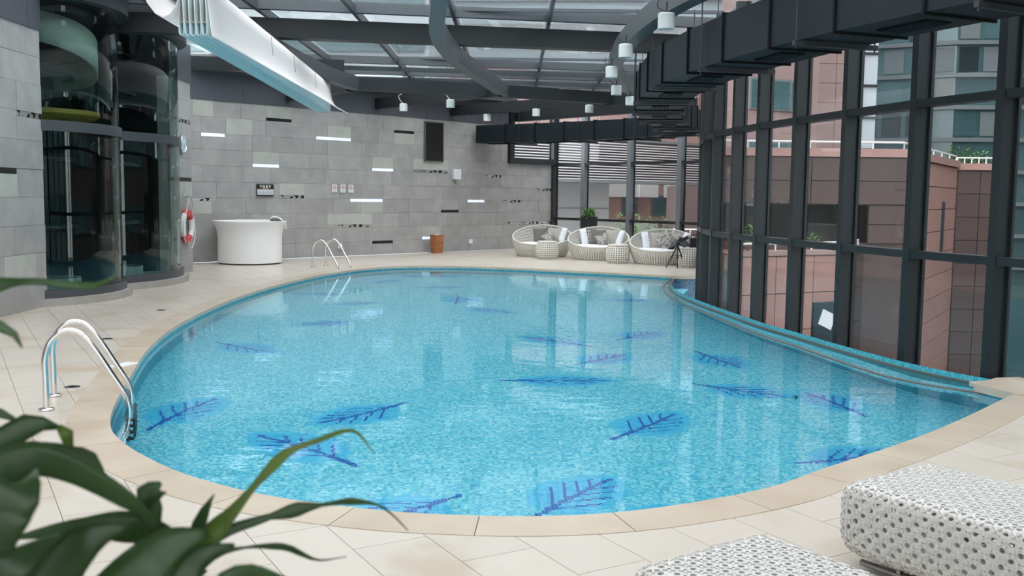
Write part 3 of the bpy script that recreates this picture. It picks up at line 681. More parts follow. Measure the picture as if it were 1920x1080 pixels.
# ================================================================== AIR DUCT
dp = resample(smooth_path(DUCT, .15), 1.12)
duct = thing('air_duct', 'large blue-grey rectangular air duct curving above the glass walls', 'duct', (dp[6].x, dp[6].y, 3.38), absolute=True)
DW, DH, DZ = .86, .54, 3.38
for i in range(len(dp)-1):
    a, b = dp[i], dp[i+1]; t = (b-a).normalized(); nn = Vector((t.y, -t.x))
    t0 = (dp[i+1]-dp[max(0, i-1)]).normalized(); t1 = (dp[min(len(dp)-1, i+2)]-dp[i]).normalized()
    vs = []
    for p, tt in ((a, t0), (b, t1)):
        s_ = Vector((tt.y, -tt.x))*(DW/2)/max(.7, tt.dot(t))
        vs += [(p.x-s_.x, p.y-s_.y, DZ), (p.x+s_.x, p.y+s_.y, DZ), (p.x+s_.x, p.y+s_.y, DZ+DH), (p.x-s_.x, p.y-s_.y, DZ+DH)]
    MB().add(vs, [(0, 1, 5, 4), (1, 2, 6, 5), (2, 3, 7, 6), (3, 0, 4, 7), (3, 2, 1, 0), (4, 5, 6, 7)]).build('duct_section', 'duct', duct)
    s_ = Vector((t0.y, -t0.x)); R = Matrix(((t0.x, s_.x, 0), (t0.y, s_.y, 0), (0, 0, 1)))
    fl = MB()
    for dz, dd in ((-.012, 0), (DH+.012, 0)): fl.box((a.x, a.y, DZ+dz), (.03, DW+.05, .025), R=R)
    for sg in (-1, 1): fl.box((a.x+s_.x*sg*(DW/2+.012), a.y+s_.y*sg*(DW/2+.012), DZ+DH/2), (.03, .025, DH+.04), R=R)
    fl.build('flange', 'duct_dark', duct)
    m_ = (a+b)/2; R2 = Matrix(((t.x, nn.x, 0), (t.y, nn.y, 0), (0, 0, 1)))
    if i % 2 == 0:
        g = MB().box((m_.x, m_.y, DZ-.008), (.62, .30, .02), R=R2)
        go = g.build('grille', 'duct_dark', duct); g2 = MB()
        for k in range(5): g2.box((m_.x+nn.x*(-.11+.055*k), m_.y+nn.y*(-.11+.055*k), DZ-.022), (.58, .018, .014), R=R2)
        v = g2.build('grille_vanes', 'duct', go); v.location = (0, 0, 0)
    else:
        h = MB().box((m_.x, m_.y, DZ-.035), (.05, DW+.16, .05), R=R2)
        for sg in (-1, 1):
            q = m_+nn*sg*(DW/2+.05); h.tube([(q.x, q.y, DZ-.09), (q.x, q.y, 4.9)], .008, 6)
        h.build('hanger', 'steel', duct)

# ================================================================== FOLDED ROOF SHADE
sh = thing('roof_shade', 'long white fabric roof shade drawn up into hanging folds', 'shade', (-3.9, 17, 3.52), absolute=True)
def shade_path(n=24): return [(-3.58-.54*k/n, 11.55+10.65*k/n) for k in range(n+1)]
def sheet(name, secf, mname, th=.008, n=24):
    path = shade_path(n); vs = []; fs = []
    for i, p in enumerate(path):
        sec = secf(i/n); q = len(sec); vs += [(p[0]+a, p[1], z) for a, z in sec]
    for i in range(n): fs += [(i*q+j, (i+1)*q+j, (i+1)*q+j+1, i*q+j+1) for j in range(q-1)]
    o = MB().add(vs, fs).build(name, mname, sh, smooth='all'); md = o.modifiers.new('thickness', 'SOLIDIFY'); md.thickness = th; return o
panel = sheet('fabric_panel', lambda t: [(.03, 4.15), (.045, 4.0), (.06, 3.85), (.075+.04*t, 3.72), (.085+.13*t, 3.62), (.095+.27*t, 3.55), (.10+.33*t, 3.525)], 'shade_fabric')
def fold(c, wd, top, bot):
    def f(t):
        k = 1-.35*t
        return [(c-wd*.55, top), (c-wd, bot+.16)] + [(c-wd*math.cos(a), bot+wd*1.3-wd*1.3*math.sin(a)) for a in [PI*j/8 for j in range(9)]] + [(c+wd, bot+.16), (c+wd*.55, top)]
    return f
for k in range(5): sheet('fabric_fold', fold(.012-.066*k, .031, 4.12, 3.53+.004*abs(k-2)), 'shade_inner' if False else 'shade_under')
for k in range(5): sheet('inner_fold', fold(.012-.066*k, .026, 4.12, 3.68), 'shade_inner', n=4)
sheet('loose_loop', lambda t: [(-.74, 4.3), (-.72, 4.1), (-.64, 3.9), (-.55, 3.78), (-.46, 3.74), (-.38, 3.77), (-.31, 3.86), (-.26, 4.0), (-.24, 4.14)], 'shade_fabric')
for t in (.36, .55, .78):
    x = -3.58-.54*t; y = 11.55+10.65*t
    MB().bar((x+.042, y, 4.12), (x+.068, y, 3.84), .006, .012, up=(1, 0, 0)).build('seam', 'print_grey', sh)
MB().bar((-3.68, 11.55, 4.16), (-4.22, 22.2, 4.16), .06, .03).build('track', 'steel_light', sh)

# ================================================================== LIFT SHAFTS
def shaft(cx, cy, rg, label, cab):
    T = thing('lift_shaft', label, 'elevator', (cx, cy, 0), group='round glass lift shafts in the left wall')
    def arc(r): return math.acos((XL-.0-cx)/r)
    def ring(name, r0, r1, z0, z1, m, sub=40, parent=T):
        a = arc(r1)
        return MB().lathe([(r0, z0), (r1, z0), (r1, z1), (r0, z1), (r0, z0)], sub, a0=-a, a1=a).build(name, m, parent, loc=(0, 0, 0), smooth=True)
    ring('plinth', rg-.75, rg+.15, 0., .115, 'plinth'); ring('base_ring', rg-.06, rg+.06, .115, .24, 'steel_light')
    ring('ring_transom', rg-.06, rg+.04, 2.64, 2.80, 'steel_light'); ring('head_ring', rg-.2, rg+.18, 4.62, 5.3, 'steel')
    for z0, z1 in ((.24, 2.64), (2.80, 4.62)):
        a = arc(rg)
        for k in range(2):
            a0 = -a+(a)*k*1.0+.004; a1 = -a+a*(k+1)-.004
            MB().lathe([(rg-.004, z0), (rg+.006, z0), (rg+.006, z1), (rg-.004, z1), (rg-.004, z0)], 20, a0=a0, a1=a1).build('curved_pane', 'pane_lift', T, smooth=True)
    a = arc(rg)
    for sg in (-1, 1):
        x, y = rg*math.cos(a), sg*rg*math.sin(a); MB().bar((x, y, .2), (x, y, 5.0), .09, .09).build('jamb', 'steel', T)
    hc = rg*math.sin(a)-.02; xf = rg*math.cos(a)-.02
    MB().add([(xf, -hc, 0), (xf-1.9, -hc, 0), (xf-1.9, hc, 0), (xf, hc, 0), (xf, -hc, 5.4), (xf-1.9, -hc, 5.4), (xf-1.9, hc, 5.4), (xf, hc, 5.4)], [(0, 1, 5, 4), (1, 2, 6, 5), (2, 3, 7, 6)]).build('shaft_wall', 'shaft_dark', T)
    MB().box((xf-.7, 0, 5.35), (2.3, 2*hc+.1, .1)).build('shaft_head', 'black', T); MB().box((xf-.95, 0, .03), (1.88, 2*hc-.02, .06)).build('shaft_floor', 'matte_black', T)
    for yy in (-.75, -.3, .35, .8): MB().bar((xf-.9, yy, .05), (xf-.9, yy, 5.3), .09, .06).build('guide_rail', 'steel', T)
    MB().bar((xf-.25, hc-.28, .05), (xf-.25, hc-.28, 5.3), .26, .16).build('column', 'steel_light', T)
    MB().bar((xf-.35, -.1, .05), (xf-.35, -.1, 2.9), .03, .03).build('cable', 'chrome', T)
    for z in (1.15, 2.25, 3.6, 4.3):
        MB().tube([(xf-.75+.55*math.cos(q), .95*math.sin(q), z) for q in [PI*(-.5+j/20) for j in range(21)]], .03, 6).build('bracket_ring', 'black', T)
    MB().lathe([(.45, .06), (.45, .32), (.40, .32)], 24, c=(xf-.5, 0, 0)).build('buffer', 'concrete', T)
    if cab:
        C_ = MB().lathe([(.5, 2.90), (.88, 2.90), (.95, 2.95), (.95, 3.02), (.5, 3.02), (.5, 2.90)], 36, c=(.62, 0, 0)).build('cab_floor', 'cab_yellow', T, smooth=True)
        MB().lathe([(.92, 3.02), (.92, 3.75)], 30, c=(.62, 0, 0), a0=-1.6, a1=1.6).build('cab_glass', 'pane_lift', T, smooth=True)
        mb = MB(); vs = []; n = 28
        for j in range(n+1):
            q = -1.7+3.4*j/n; zb = 3.75-.30*math.sin(q); vs += [(.62+.94*math.cos(q), .94*math.sin(q), zb), (.62+.94*math.cos(q), .94*math.sin(q), zb+.42+.1*math.cos(q))]
        mb.add(vs, [(2*j, 2*j+2, 2*j+3, 2*j+1) for j in range(n)]); o = mb.build('cab_crown', 'cab_beige', T, smooth='all'); md = o.modifiers.new('thickness', 'SOLIDIFY'); md.thickness = .03
        MB().lathe([(0, 3.9), (.9, 3.9)], 24, c=(.62, 0, 0)).build('cab_roof', 'steel_light', T); MB().box((.1, 0, 3.5), (.1, 1.6, 1.1)).build('cab_back', 'cab_beige', T)
    return T
shaft(-8.35, 16.16, 1.82, 'nearer round glass lift shaft with the cab parked high inside', True)
shaft(-8.86, 18.90, 2.37, 'farther round glass lift shaft, dark and empty, next to the life ring', False)

# ================================================================== THINGS ON THE WALLS
# dark access panel
p = on_back(8.05, 3.345, .03)
t = thing('wall_panel', 'tall dark grey access panel high on the stone wall', 'panel', on_back(8.05, 2.76, .03), RB)
MB().box((0, 0, .585), (.72, .02, 1.15)).build('panel_face', 'black', t)
f = MB()
for x in (-.37, .37): f.box((x, .0, .585), (.03, .05, 1.20))
for z in (0, 1.17): f.box((0, 0, z), (.77, .05, .03))
f.build('frame', 'print_grey', t)
# notice board with header characters
t = thing('notice_board', 'small black and white notice board left of the three prohibition signs', 'sign', on_back(2.165, 1.66, .03), RB)
MB().box((0, 0, .155), (.50, .03, .31)).build('backing', 'sign_black', t)
MB().box((0, -.018, .105), (.48, .006, .14)).build('sheet', 'sign_pale', t)
MB().box((0, -.018, .185), (.48, .006, .012)).build('stripe', 'sign_orange', t)
g = MB()
def glyph(mb, x, z, strokes, s):
    for x0, z0, x1, z1 in strokes: mb.bar((x+x0*s, -.019, z+z0*s), (x+x1*s, -.019, z+z1*s), .004, .18*s, up=(-(z1-z0), 0, (x1-x0)))
GL4 = [[(.2, .2, .8, .2), (.8, .2, .8, 1), (.2, 1, .8, 1), (.2, .6, .8, .6), (.2, .6, .2, 1)], [(.1, 0, .1, 1), (.1, 1, .9, 1), (.9, 1, .9, 0), (.1, .5, .9, .5), (.1, 0, .9, 0)],
       [(.1, 1, .9, 1), (.1, .65, .9, .65), (.5, 1, .5, .1), (.1, .1, .9, .1), (.2, .65, .2, .1), (.8, .65, .8, .1)], [(.1, .95, .9, .95), (.5, 1, .5, 0), (.1, .5, .9, .5), (.2, 0, .8, 0), (.15, .95, .15, .5), (.85, .95, .85, .5)]]
for k in range(4): glyph(g, -.17+.09*k, .225, GL4[k], .06)
g.bar((-.08, -.019, .207), (.08, -.019, .207), .004, .008)
g.build('lettering', 'white_paint', t)
r = MB()
for k in range(3): r.box((0, -.022, .07+.03*k), (.46, .003, .004))
for k in range(4): r.box((-.16+.1*k, -.022, .105), (.004, .003, .12))
r.build('table_lines', 'print_grey', t)
# three prohibition signs
for k, s in enumerate((4.38, 4.67, 4.945)):
    t = thing('prohibition_sign', ['left', 'middle', 'right'][k] + ' one of three small white prohibition signs on the stone wall', 'sign', on_back(s, 1.785, .02), RB, group='prohibition signs on the stone wall')
    MB().box((0, 0, .11), (.17, .012, .22)).build('plate', 'white_plastic', t)
    MB().tube([(.058*math.cos(2*PI*j/24), -.009, .135+.058*math.sin(2*PI*j/24)) for j in range(24)], .0055, 5, closed=True).build('ring', 'print_red', t)
    MB().bar((-.04, -.009, .175), (.04, -.009, .095), .004, .011).build('slash', 'print_red', t)
    g = MB()
    if k == 0: g.bar((-.03, -.008, .13), (.03, -.008, .13), .003, .012); g.bar((.03, -.008, .13), (.04, -.008, .155), .003, .006)
    elif k == 1: g.box((0, -.008, .135), (.035, .003, .04)); g.box((0, -.008, .165), (.018, .003, .018))
    else: g.bar((-.03, -.008, .12), (.03, -.008, .15), .003, .014); g.box((.02, -.008, .115), (.02, .003, .02))
    g.build('pictogram', 'print_grey', t); MB().box((0, -.008, .035), (.11, .003, .03)).build('caption', ['print_green', 'print_green', 'sign_pale'][k], t)
# wall speaker
t = thing('wall_speaker', 'white box loudspeaker fixed high on the stone wall', 'speaker', on_back(8.92, 2.24, .11), RB-.25)
MB().box((0, 0, .15), (.22, .18, .30)).build('cabinet', 'white_plastic', t); MB().box((0, -.092, .15), (.18, .008, .26)).build('front_grille', 'sign_pale', t); MB().bar((0, .06, .15), (.05, .16, .15), .04, .06).build('bracket', 'steel_light', t)
# sockets
for s, lb in ((4.55, 'small white waterproof socket low on the wall behind the far ladder'), (9.62, 'small white waterproof socket low on the wall right of the basket')):
    t = thing('wall_socket', lb, 'socket', on_back(s, .22, .035), RB, group='waterproof sockets on the stone wall')
    MB().box((0, 0, .07), (.11, .06, .14)).build('box', 'white_plastic', t); MB().box((0, -.035, .075), (.085, .02, .09)).build('cover', 'white_paint', t)
# clock on the pier
t = thing('wall_clock', 'round pale wall clock on the narrow stone pier', 'clock', (XL+.03, 21.08, 2.76))
ry = Matrix.Rotation(PI/2, 4, 'Y')
def facing_x(mb): mb.v = [(z, y, -x) for x, y, z in mb.v]; return mb
facing_x(MB().lathe([(0, .0), (.185, .0), (.19, .03), (.17, .045), (.16, .03), (0, .03)], 36)).build('case', 'chrome', t, smooth=True)
facing_x(MB().lathe([(0, .034), (.16, .034)], 36)).build('dial', 'sign_pale', t)
h = MB().bar((.038, 0, 0), (.038, 0, .12), .006, .014).bar((.038, 0, 0), (.038, .01, -.08), .006, .018)
for k in range(12): a = k*PI/6; h.bar((.037, .13*math.cos(a), .13*math.sin(a)), (.037, .15*math.cos(a), .15*math.sin(a)), .004, .01)
h.build('hands', 'print_grey', t)
# life ring
t = thing('life_ring', 'red and white life ring hanging by a cord on the stone pier', 'life ring', (XL+.07, 21.18, .65))
R1, r1 = .29, .075
def torus_arc(a0, a1, n=16):
    mb = MB(); pts = [(0, R1*math.cos(a0+(a1-a0)*j/n), .365+R1*math.sin(a0+(a1-a0)*j/n)) for j in range(n+1)]; mb.tube(pts, r1, 14); mb.v = [(x*.75, y, z) for x, y, z in mb.v]; return mb
for k in range(4):
    a0 = PI/2-PI/4+k*PI/2-.15
    torus_arc(a0, a0+PI/2).build('segment', 'ring_red' if k % 2 == 0 else 'ring_white', t, smooth=True)
cord = [(0.05, 0, .98), (.05, -.16, .70), (.05, -.345, .45), (.05, -.37, .2), (.05, -.25, .02)]
MB().tube(smooth_path(cord, .05), .009, 6).build('cord', 'rope', t)
MB().tube(smooth_path([(0.05, 0, .98), (.05, .2, .70), (.05, .36, .40), (.05, .34, .1), (.05, .15, -.10), (.05, .05, -.08), (.05, -.1, .04)], .05), .009, 6).build('cord', 'rope', t)
facing_x(MB().lathe([(0, .0), (.02, 0), (.02, .08), (.03, .08), (.03, .10), (0, .10)], 12)).build('hook', 'chrome', t, loc=(-.05, 0, .99))

# ================================================================== COUNTER, BASKET, PLANTER
t = thing('reception_counter', 'white curved counter flaring at the top in front of the stone wall', 'counter', (-6.52, 24.50, 0))
MB().lathe([(0, 0), (.74, 0), (.74, .035), (0, .035)], 48).build('kick_plinth', 'black', t)
MB().lathe([(0, .035), (.775, .035), (.775, .62), (.785, .76), (.81, .88), (.85, .97), (.895, 1.035), (.895, 1.055), (.84, 1.055), (.80, .95), (.5, .9), (0, .9)], 56).build('body', 'white_paint', t, smooth=True)
MB().box((.12, .2, 1.07), (.95, .35, .02)).build('ledge', 'white_plastic', t)
t = thing('desk_phone', 'white phone with a dangling coiled cord on the white counter', 'phone', (-6.52+.68, 24.35, 1.056), -.3)
MB().box((0, 0, .03), (.22, .16, .06)).build('base', 'print_grey', t)
MB().tube(smooth_path([(-.13, 0, .06), (-.06, 0, .10), (.06, 0, .09), (.18, 0, .03)], .02), [.02]*11 if False else .022, 8).build('handset', 'white_plastic', t, smooth=True)
MB().tube(smooth_path([(.14, 0, .05), (.24, 0, -.02), (.27, 0, -.12), (.24, 0, -.18), (.30, 0, -.16), (.28, 0, -.05)], .02), .008, 6).build('cord', 'rope', t)
t = thing('wicker_basket', 'round brown woven wicker basket standing against the stone wall', 'basket', (-2.28, 29.78, 0))
mb = MB(); n = 40; rows = 22; vs = []
for j in range(rows+1):
    z = .54*j/rows
    for i in range(n):
        r = (.165+.045*(z/.54)**.7)+.006*math.cos(PI*i)*(1 if j % 2 else -1); vs.append((r*math.cos(2*PI*i/n), r*math.sin(2*PI*i/n), z))
mb.add(vs, [(j*n+i, j*n+(i+1) % n, (j+1)*n+(i+1) % n, (j+1)*n+i) for j in range(rows) for i in range(n)]); mb.add([(.16*math.cos(2*PI*i/n), .16*math.sin(2*PI*i/n), .004) for i in range(n)], [tuple(range(n))])
o = mb.build('woven_wall', 'basket', t); o.modifiers.new('thickness', 'SOLIDIFY').thickness = .012
for z, r in ((.54, .212), (.34, .203), (.18, .195), (.02, .172)): MB().tube([(r*math.cos(2*PI*j/30), r*math.sin(2*PI*j/30), z) for j in range(30)], .011, 6, closed=True).build('band', 'basket', t)
MB().add([(.19*math.cos(2*PI*j/20), .19*math.sin(2*PI*j/20), .48+.05*math.sin(j*2.1)) for j in range(20)]+[(0, 0, .56)], [(j, (j+1) % 20, 20) for j in range(20)]).build('towel', 'cushion_white', t)
t = thing('potted_plant', 'leafy green plant in a tall black planter between the round sofas', 'plant', (2.42, 31.4, 0))
MB().lathe([(0, 0), (.22, 0), (.28, 1.12), (.26, 1.12), (.25, 1.02), (0, 1.02)], 36).build('planter', 'matte_black', t, smooth=True)
MB().lathe([(0, 1.03), (.25, 1.03)], 24).build('soil', 'soil', t)
def blade(mb, p, d, ln, wd, droop, n=6, m=0, twist=0.):
    p = Vector(p); d = Vector(d).normalized(); sd = d.cross(Vector((0, 0, 1)));
    if sd.length < .05: sd = Vector((1, 0, 0))
    sd.normalize(); vs = []
    for i in range(n+1):
        t_ = i/n; q = p+d*ln*t_+Vector((0, 0, -droop*ln*t_*t_)); w_ = wd*math.sin(PI*(t_*.9+.06))**.8
        vs += [q-sd*w_/2, q+Vector((0, 0, -.12*w_)), q+sd*w_/2]
    mb.add(vs, [f for i in range(n) for f in ((3*i, 3*i+1, 3*i+4, 3*i+3), (3*i+1, 3*i+2, 3*i+5, 3*i+4))], m)
fo = MB(); rr = random.Random(5)
for k in range(150):
    a = rr.uniform(0, 2*PI); e = rr.uniform(.1, 1.4); r = rr.uniform(0, .2)
    blade(fo, (r*math.cos(a), r*math.sin(a), 1.03+rr.uniform(0, .22)), (math.cos(a)*math.cos(e), math.sin(a)*math.cos(e), math.sin(e)), rr.uniform(.16, .34), rr.uniform(.03, .06), rr.uniform(.1, .5), 4)
fo.build('foliage', 'foliage', t, kind='stuff')
for k in range(5): MB().tube([(.08*math.cos(k*1.3), .08*math.sin(k*1.3), 1.02), (.12*math.cos(k*1.3), .12*math.sin(k*1.3), 1.3)], .01, 6).build('stem', 'leaf_dark', t)

# ================================================================== POOL LADDERS
def ladder(base0, base1, inward, label, reach=.62, height=.64):
    T = thing('pool_ladder', label, 'pool ladder', (*base0, 0), group='stainless pool ladders'); d = Vector(inward).normalized(); e = Vector(base1)-Vector(base0)
    prof = [(0, 0), (0, .25), (.0, .42), (.045, .55), (.14, .63), (.235, .625), (.31, .56), (.385, .45), (.50, .25), (.585, .10), (.615, .0), (.62, -.10), (.62, -.45), (.62, -.95)]
    prof = [(a*reach/.62, z*height/.64 if z > 0 else z) for a, z in prof]
    for k in range(2):
        o = e*k; pts = smooth_path([Vector((o.x+d.x*a, o.y+d.y*a, z)) for a, z in prof], .03)
        MB().tube(pts, .0245, 16).build('rail', 'chrome', T, smooth=True)
        MB().lathe([(0, 0), (.062, 0), (.062, .008), (.05, .014), (.024, .02), (0, .02)], 24).build('foot_flange', 'chrome', T, loc=(o.x, o.y, .003), smooth=True)
    for z in (-.24, -.44, -.64, -.84):
        a = reach; p = Vector((d.x*a, d.y*a, z)); tr = MB().box((p.x+e.x/2, p.y+e.y/2, z), (e.length, .085, .03), rz=math.atan2(e.y, e.x)).build('tread', 'dark_chrome', T)
        en = e.normalized()
        for k in range(2):
            q = p+Vector((e.x, e.y, 0))*k+Vector((en.x, en.y, 0))*(.045*(1 if k else -1)); MB().bar(q-Vector((en.x, en.y, 0))*.02, q+Vector((en.x, en.y, 0))*.02, .06, .05).build('end_cap', 'black', T)
ladder((-3.71, 7.76), (-3.90, 8.30), (.95, .31), 'polished steel ladder rails at the near left pool edge')
ladder((-4.72, 23.3), (-4.52, 23.85), (.86, -.50), 'polished steel ladder rails at the far left pool edge', reach=.78, height=.66)

# ================================================================== WOVEN FURNITURE
def lattice(fn, nu, nv, hole, closed=False, octo=False, th=.02, skip=None):
    """woven skin with one real hole per cell; fn(u, v, depth) maps the unit square to a surface"""
    mb = MB(); idx = {}
    def V(u, v, d):
        k = (round(u % 1.0 if closed else u, 6), round(v, 6), d)
        if k not in idx: idx[k] = len(mb.v); mb.v.append(tuple(fn(u, v, d*th)))
        return idx[k]
    def face(*f): mb.f.append(f); mb.m.append(0)
    du, dv = 1/nu, 1/nv; h = hole/2; q = h*.414
    shp = [(-h, -q), (-q, -h), (q, -h), (h, -q), (h, q), (q, h), (-q, h), (-h, q)] if octo else [(-h, -h), (h, -h), (h, h), (-h, h)]
    for i in range(nu):
        for j in range(nv):
            cu, cv = (i+.5)*du, (j+.5)*dv; C = [(cu-du/2, cv-dv/2), (cu+du/2, cv-dv/2), (cu+du/2, cv+dv/2), (cu-du/2, cv+dv/2)]
            H = [(cu+a*du, cv+b*dv) for a, b in shp]
            if skip and skip(cu, cv):
                for d in (0, 1): f = [V(*c, d) for c in C]; face(*(f if d == 0 else f[::-1]))
                continue
            for d in (0, 1):
                c = [V(*x, d) for x in C]; g = [V(*x, d) for x in H]; fl = (lambda f: f) if d == 0 else (lambda f: f[::-1])
                if octo:
                    for k in range(4): face(*fl((c[k], g[(2*k+1) % 8], g[2*k])))
                    for k in range(4): face(*fl((c[k], c[(k+1) % 4], g[(2*k+2) % 8], g[(2*k+1) % 8])))
                else:
                    for k in range(4): face(*fl((c[k], c[(k+1) % 4], g[(k+1) % 4], g[k])))
            g0 = [V(*x, 0) for x in H]; g1 = [V(*x, 1) for x in H]; n = len(H)
            for k in range(n): face(g0[k], g0[(k+1) % n], g1[(k+1) % n], g1[k])
    return mb
# round sofa: tub open to -y, rim low in front and high at the back
def rim_h(a): return .36+.52*((1-math.cos(a+PI/2+PI))/2 if False else (1+math.sin(a))/2)**1.15
def tub(u, v, d):
    a = 2*PI*u; h = rim_h(a); z = .02+v*(h-.02)
    r = .70+.17*math.sin(min(1, z/.55)*PI/2)**.8 - .05*max(0, (z-.45)/.5)**2 - d
    return Vector((r*math.cos(a), r*math.sin(a), z))
tub_me = lattice(tub, 72, 9, .48, closed=True, th=.025).mesh('woven_shell', 'rattan')
rim_pts = [tub(j/64, 1, .012) for j in range(64)]
rim_me = MB().tube(rim_pts, .024, 8, closed=True).mesh('rim', 'rattan', 'all')
drum_me = MB().lathe([(.60, .04), (.66, .25), (.72, .30)], 40).mesh('added_dark_liner', 'pillow_taupe')  # dark liner added inside so the weave holes read as shaded
base_me = MB().lathe([(0, 0), (.69, 0), (.71, .02), (.70, .04), (0, .04)], 48).mesh('base', 'rattan')
seat_me = MB().lathe([(0, .40), (.5, .40), (.72, .385), (.79, .34), (.79, .25), (.74, .2), (0, .2)], 48).mesh('seat_cushion', 'cushion_white', 'all')
SOFA = [(.86, 28.95, -.12, 'round white woven sofa nearest the stone wall'), (2.42, 27.80, -.16, 'middle round white woven sofa in front of the black planter'), (3.98, 26.25, -.22, 'round white woven sofa behind the tripod')]
def make_pillow(sx, sy, th):
    mb = MB(); n = 10
    for sg in (1, -1):
        o = len(mb.v)
        for i in range(n+1):
            for j in range(n+1):
                x, y = -1+2*i/n, -1+2*j/n; pin = 1-.10*(1-x*x)*(abs(y)**3)-.0
                pz = th/2*((1-x**4)*(1-y**4))**.6
                mb.v.append((x*sx/2*(1-.08*(1-abs(y)**2)*(abs(x)**6)*0-.07*(1-y*y)*abs(x)**3), y*sy/2*(1-.07*(1-x*x)*abs(y)**3), sg*pz))
        for i in range(n):
            for j in range(n):
                f = (o+i*(n+1)+j, o+(i+1)*(n+1)+j, o+(i+1)*(n+1)+j+1, o+i*(n+1)+j+1); mb.f.append(f if sg > 0 else f[::-1]); mb.m.append(0)
    return mb
pil_big = make_pillow(.46, .46, .17); pil_small = make_pillow(.36, .36, .15); pil_roll = make_pillow(.20, .50, .16)
def pillow(sofa, x, y, z, mb, mt, tilt, yaw, spin, label, name='throw_pillow', cat='pillow'):
    me = mb.mesh('pillow', mt, 'all'); sx, sy, rz, _ = sofa
    o = bpy.data.objects.new(name, me); COL.objects.link(o)
    R = Matrix.Rotation(rz+yaw, 4, 'Z') @ Matrix.Rotation(PI/2-tilt, 4, 'X') @ Matrix.Rotation(spin, 4, 'Z')
    p = Matrix.Rotation(rz, 4, 'Z') @ Vector((x, y, z))
    o.matrix_world = Matrix.Translation((sx+p.x, sy+p.y, z)) @ R
    tag(o, label, cat, 'pillows on the round sofas')
for i, s in enumerate(SOFA):
    t = thing('round_sofa', s[3], 'sofa', (s[0], s[1], 0), s[2], group='round woven sofas along the far deck')
    link('woven_shell', tub_me, t); link('rim', rim_me, t); link('base', base_me, t); link('added_dark_liner', drum_me, t); link('seat_cushion', seat_me, t)
nm = ['by the stone wall', 'in front of the planter', 'behind the tripod']
s = SOFA[0]
pillow(s, -.06, .36, .60, pil_big, 'pillow_taupe', .35, .1, .08, 'large dark taupe pillow on the round sofa '+nm[0]); pillow(s, .36, .36, .60, pil_big, 'pillow_beige', .35, -.3, .05, 'large beige pillow on the round sofa '+nm[0])
pillow(s, .20, .10, .56, pil_small, 'pillow_print', .4, 0, PI/4, 'small printed grey pillow set diamond-wise on the sofa '+nm[0]); pillow(s, .60, .22, .60, pil_roll, 'cushion_white', .3, -.8, -.1, 'white bolster at the right of the sofa '+nm[0])
s = SOFA[1]
pillow(s, -.04, .38, .60, pil_big, 'pillow_taupe', .35, .1, -.05, 'large dark taupe pillow on the round sofa '+nm[1]); pillow(s, .36, .34, .60, pil_big, 'pillow_beige', .35, -.3, .06, 'large beige pillow on the round sofa '+nm[1])
pillow(s, .10, .08, .55, pil_small, 'pillow_print', .5, 0, .4, 'small printed grey pillow leaning on the sofa '+nm[1]); pillow(s, -.44, .34, .60, pil_roll, 'cushion_white', .25, .6, .1, 'white bolster at the left of the sofa '+nm[1]); pillow(s, .60, .18, .58, pil_roll, 'cushion_white', .3, -.9, -.15, 'white bolster at the right of the sofa '+nm[1])
s = SOFA[2]
pillow(s, -.12, .40, .58, pil_big, 'pillow_beige', .35, .1, 0, 'large beige pillow at the left of the sofa '+nm[2]); pillow(s, .34, .38, .56, pil_big, 'pillow_beige', .45, -.3, .3, 'slumped beige pillow at the right of the sofa '+nm[2])
pillow(s, .10, .10, .60, pil_big, 'pillow_print', .4, .1, PI/4, 'large printed grey pillow set diamond-wise on the sofa '+nm[2]); pillow(s, -.46, .30, .58, pil_roll, 'cushion_white', .2, .5, .08, 'white bolster at the left of the sofa '+nm[2]); pillow(s, .58, .22, .60, pil_roll, 'cushion_white', .3, -.8, -.2, 'white bolster at the right of the sofa '+nm[2])
# barrel side tables
def barrel(u, v, d):
    a = 2*PI*u; z = .02+.46*v; r = .255+.07*math.sin(PI*(v*.86+.10))-d; return Vector((r*math.cos(a), r*math.sin(a), z))
bar_me = lattice(barrel, 30, 8, .48, closed=True, th=.02).mesh('woven_shell', 'rattan')
top_me = MB().lathe([(0, .50), (.26, .50), (.275, .485), (.27, .465), (0, .465)], 36).mesh('top', 'rattan'); tdrum_me = MB().lathe([(.20, .02), (.23, .2), (.23, .3), (.20, .47)], 30).mesh('added_dark_liner', 'pillow_taupe'); bot_me = MB().lathe([(0, 0), (.25, 0), (.26, .03), (0, .03)], 30).mesh('base', 'rattan')  # tables get the same added dark drum to shade the weave gaps
for x, y, lb in ((.97, 27.62, 'white woven barrel side table before the sofa by the stone wall'), (2.80, 26.22, 'white woven barrel side table beside the middle sofa'), (4.50, 24.95, 'white woven barrel side table half hidden by the glass wall')):
    t = thing('side_table', lb, 'side table', (x, y, 0), group='woven barrel side tables'); link('woven_shell', bar_me, t); link('top', top_me, t); link('base', bot_me, t); link('added_dark_liner', tdrum_me, t)
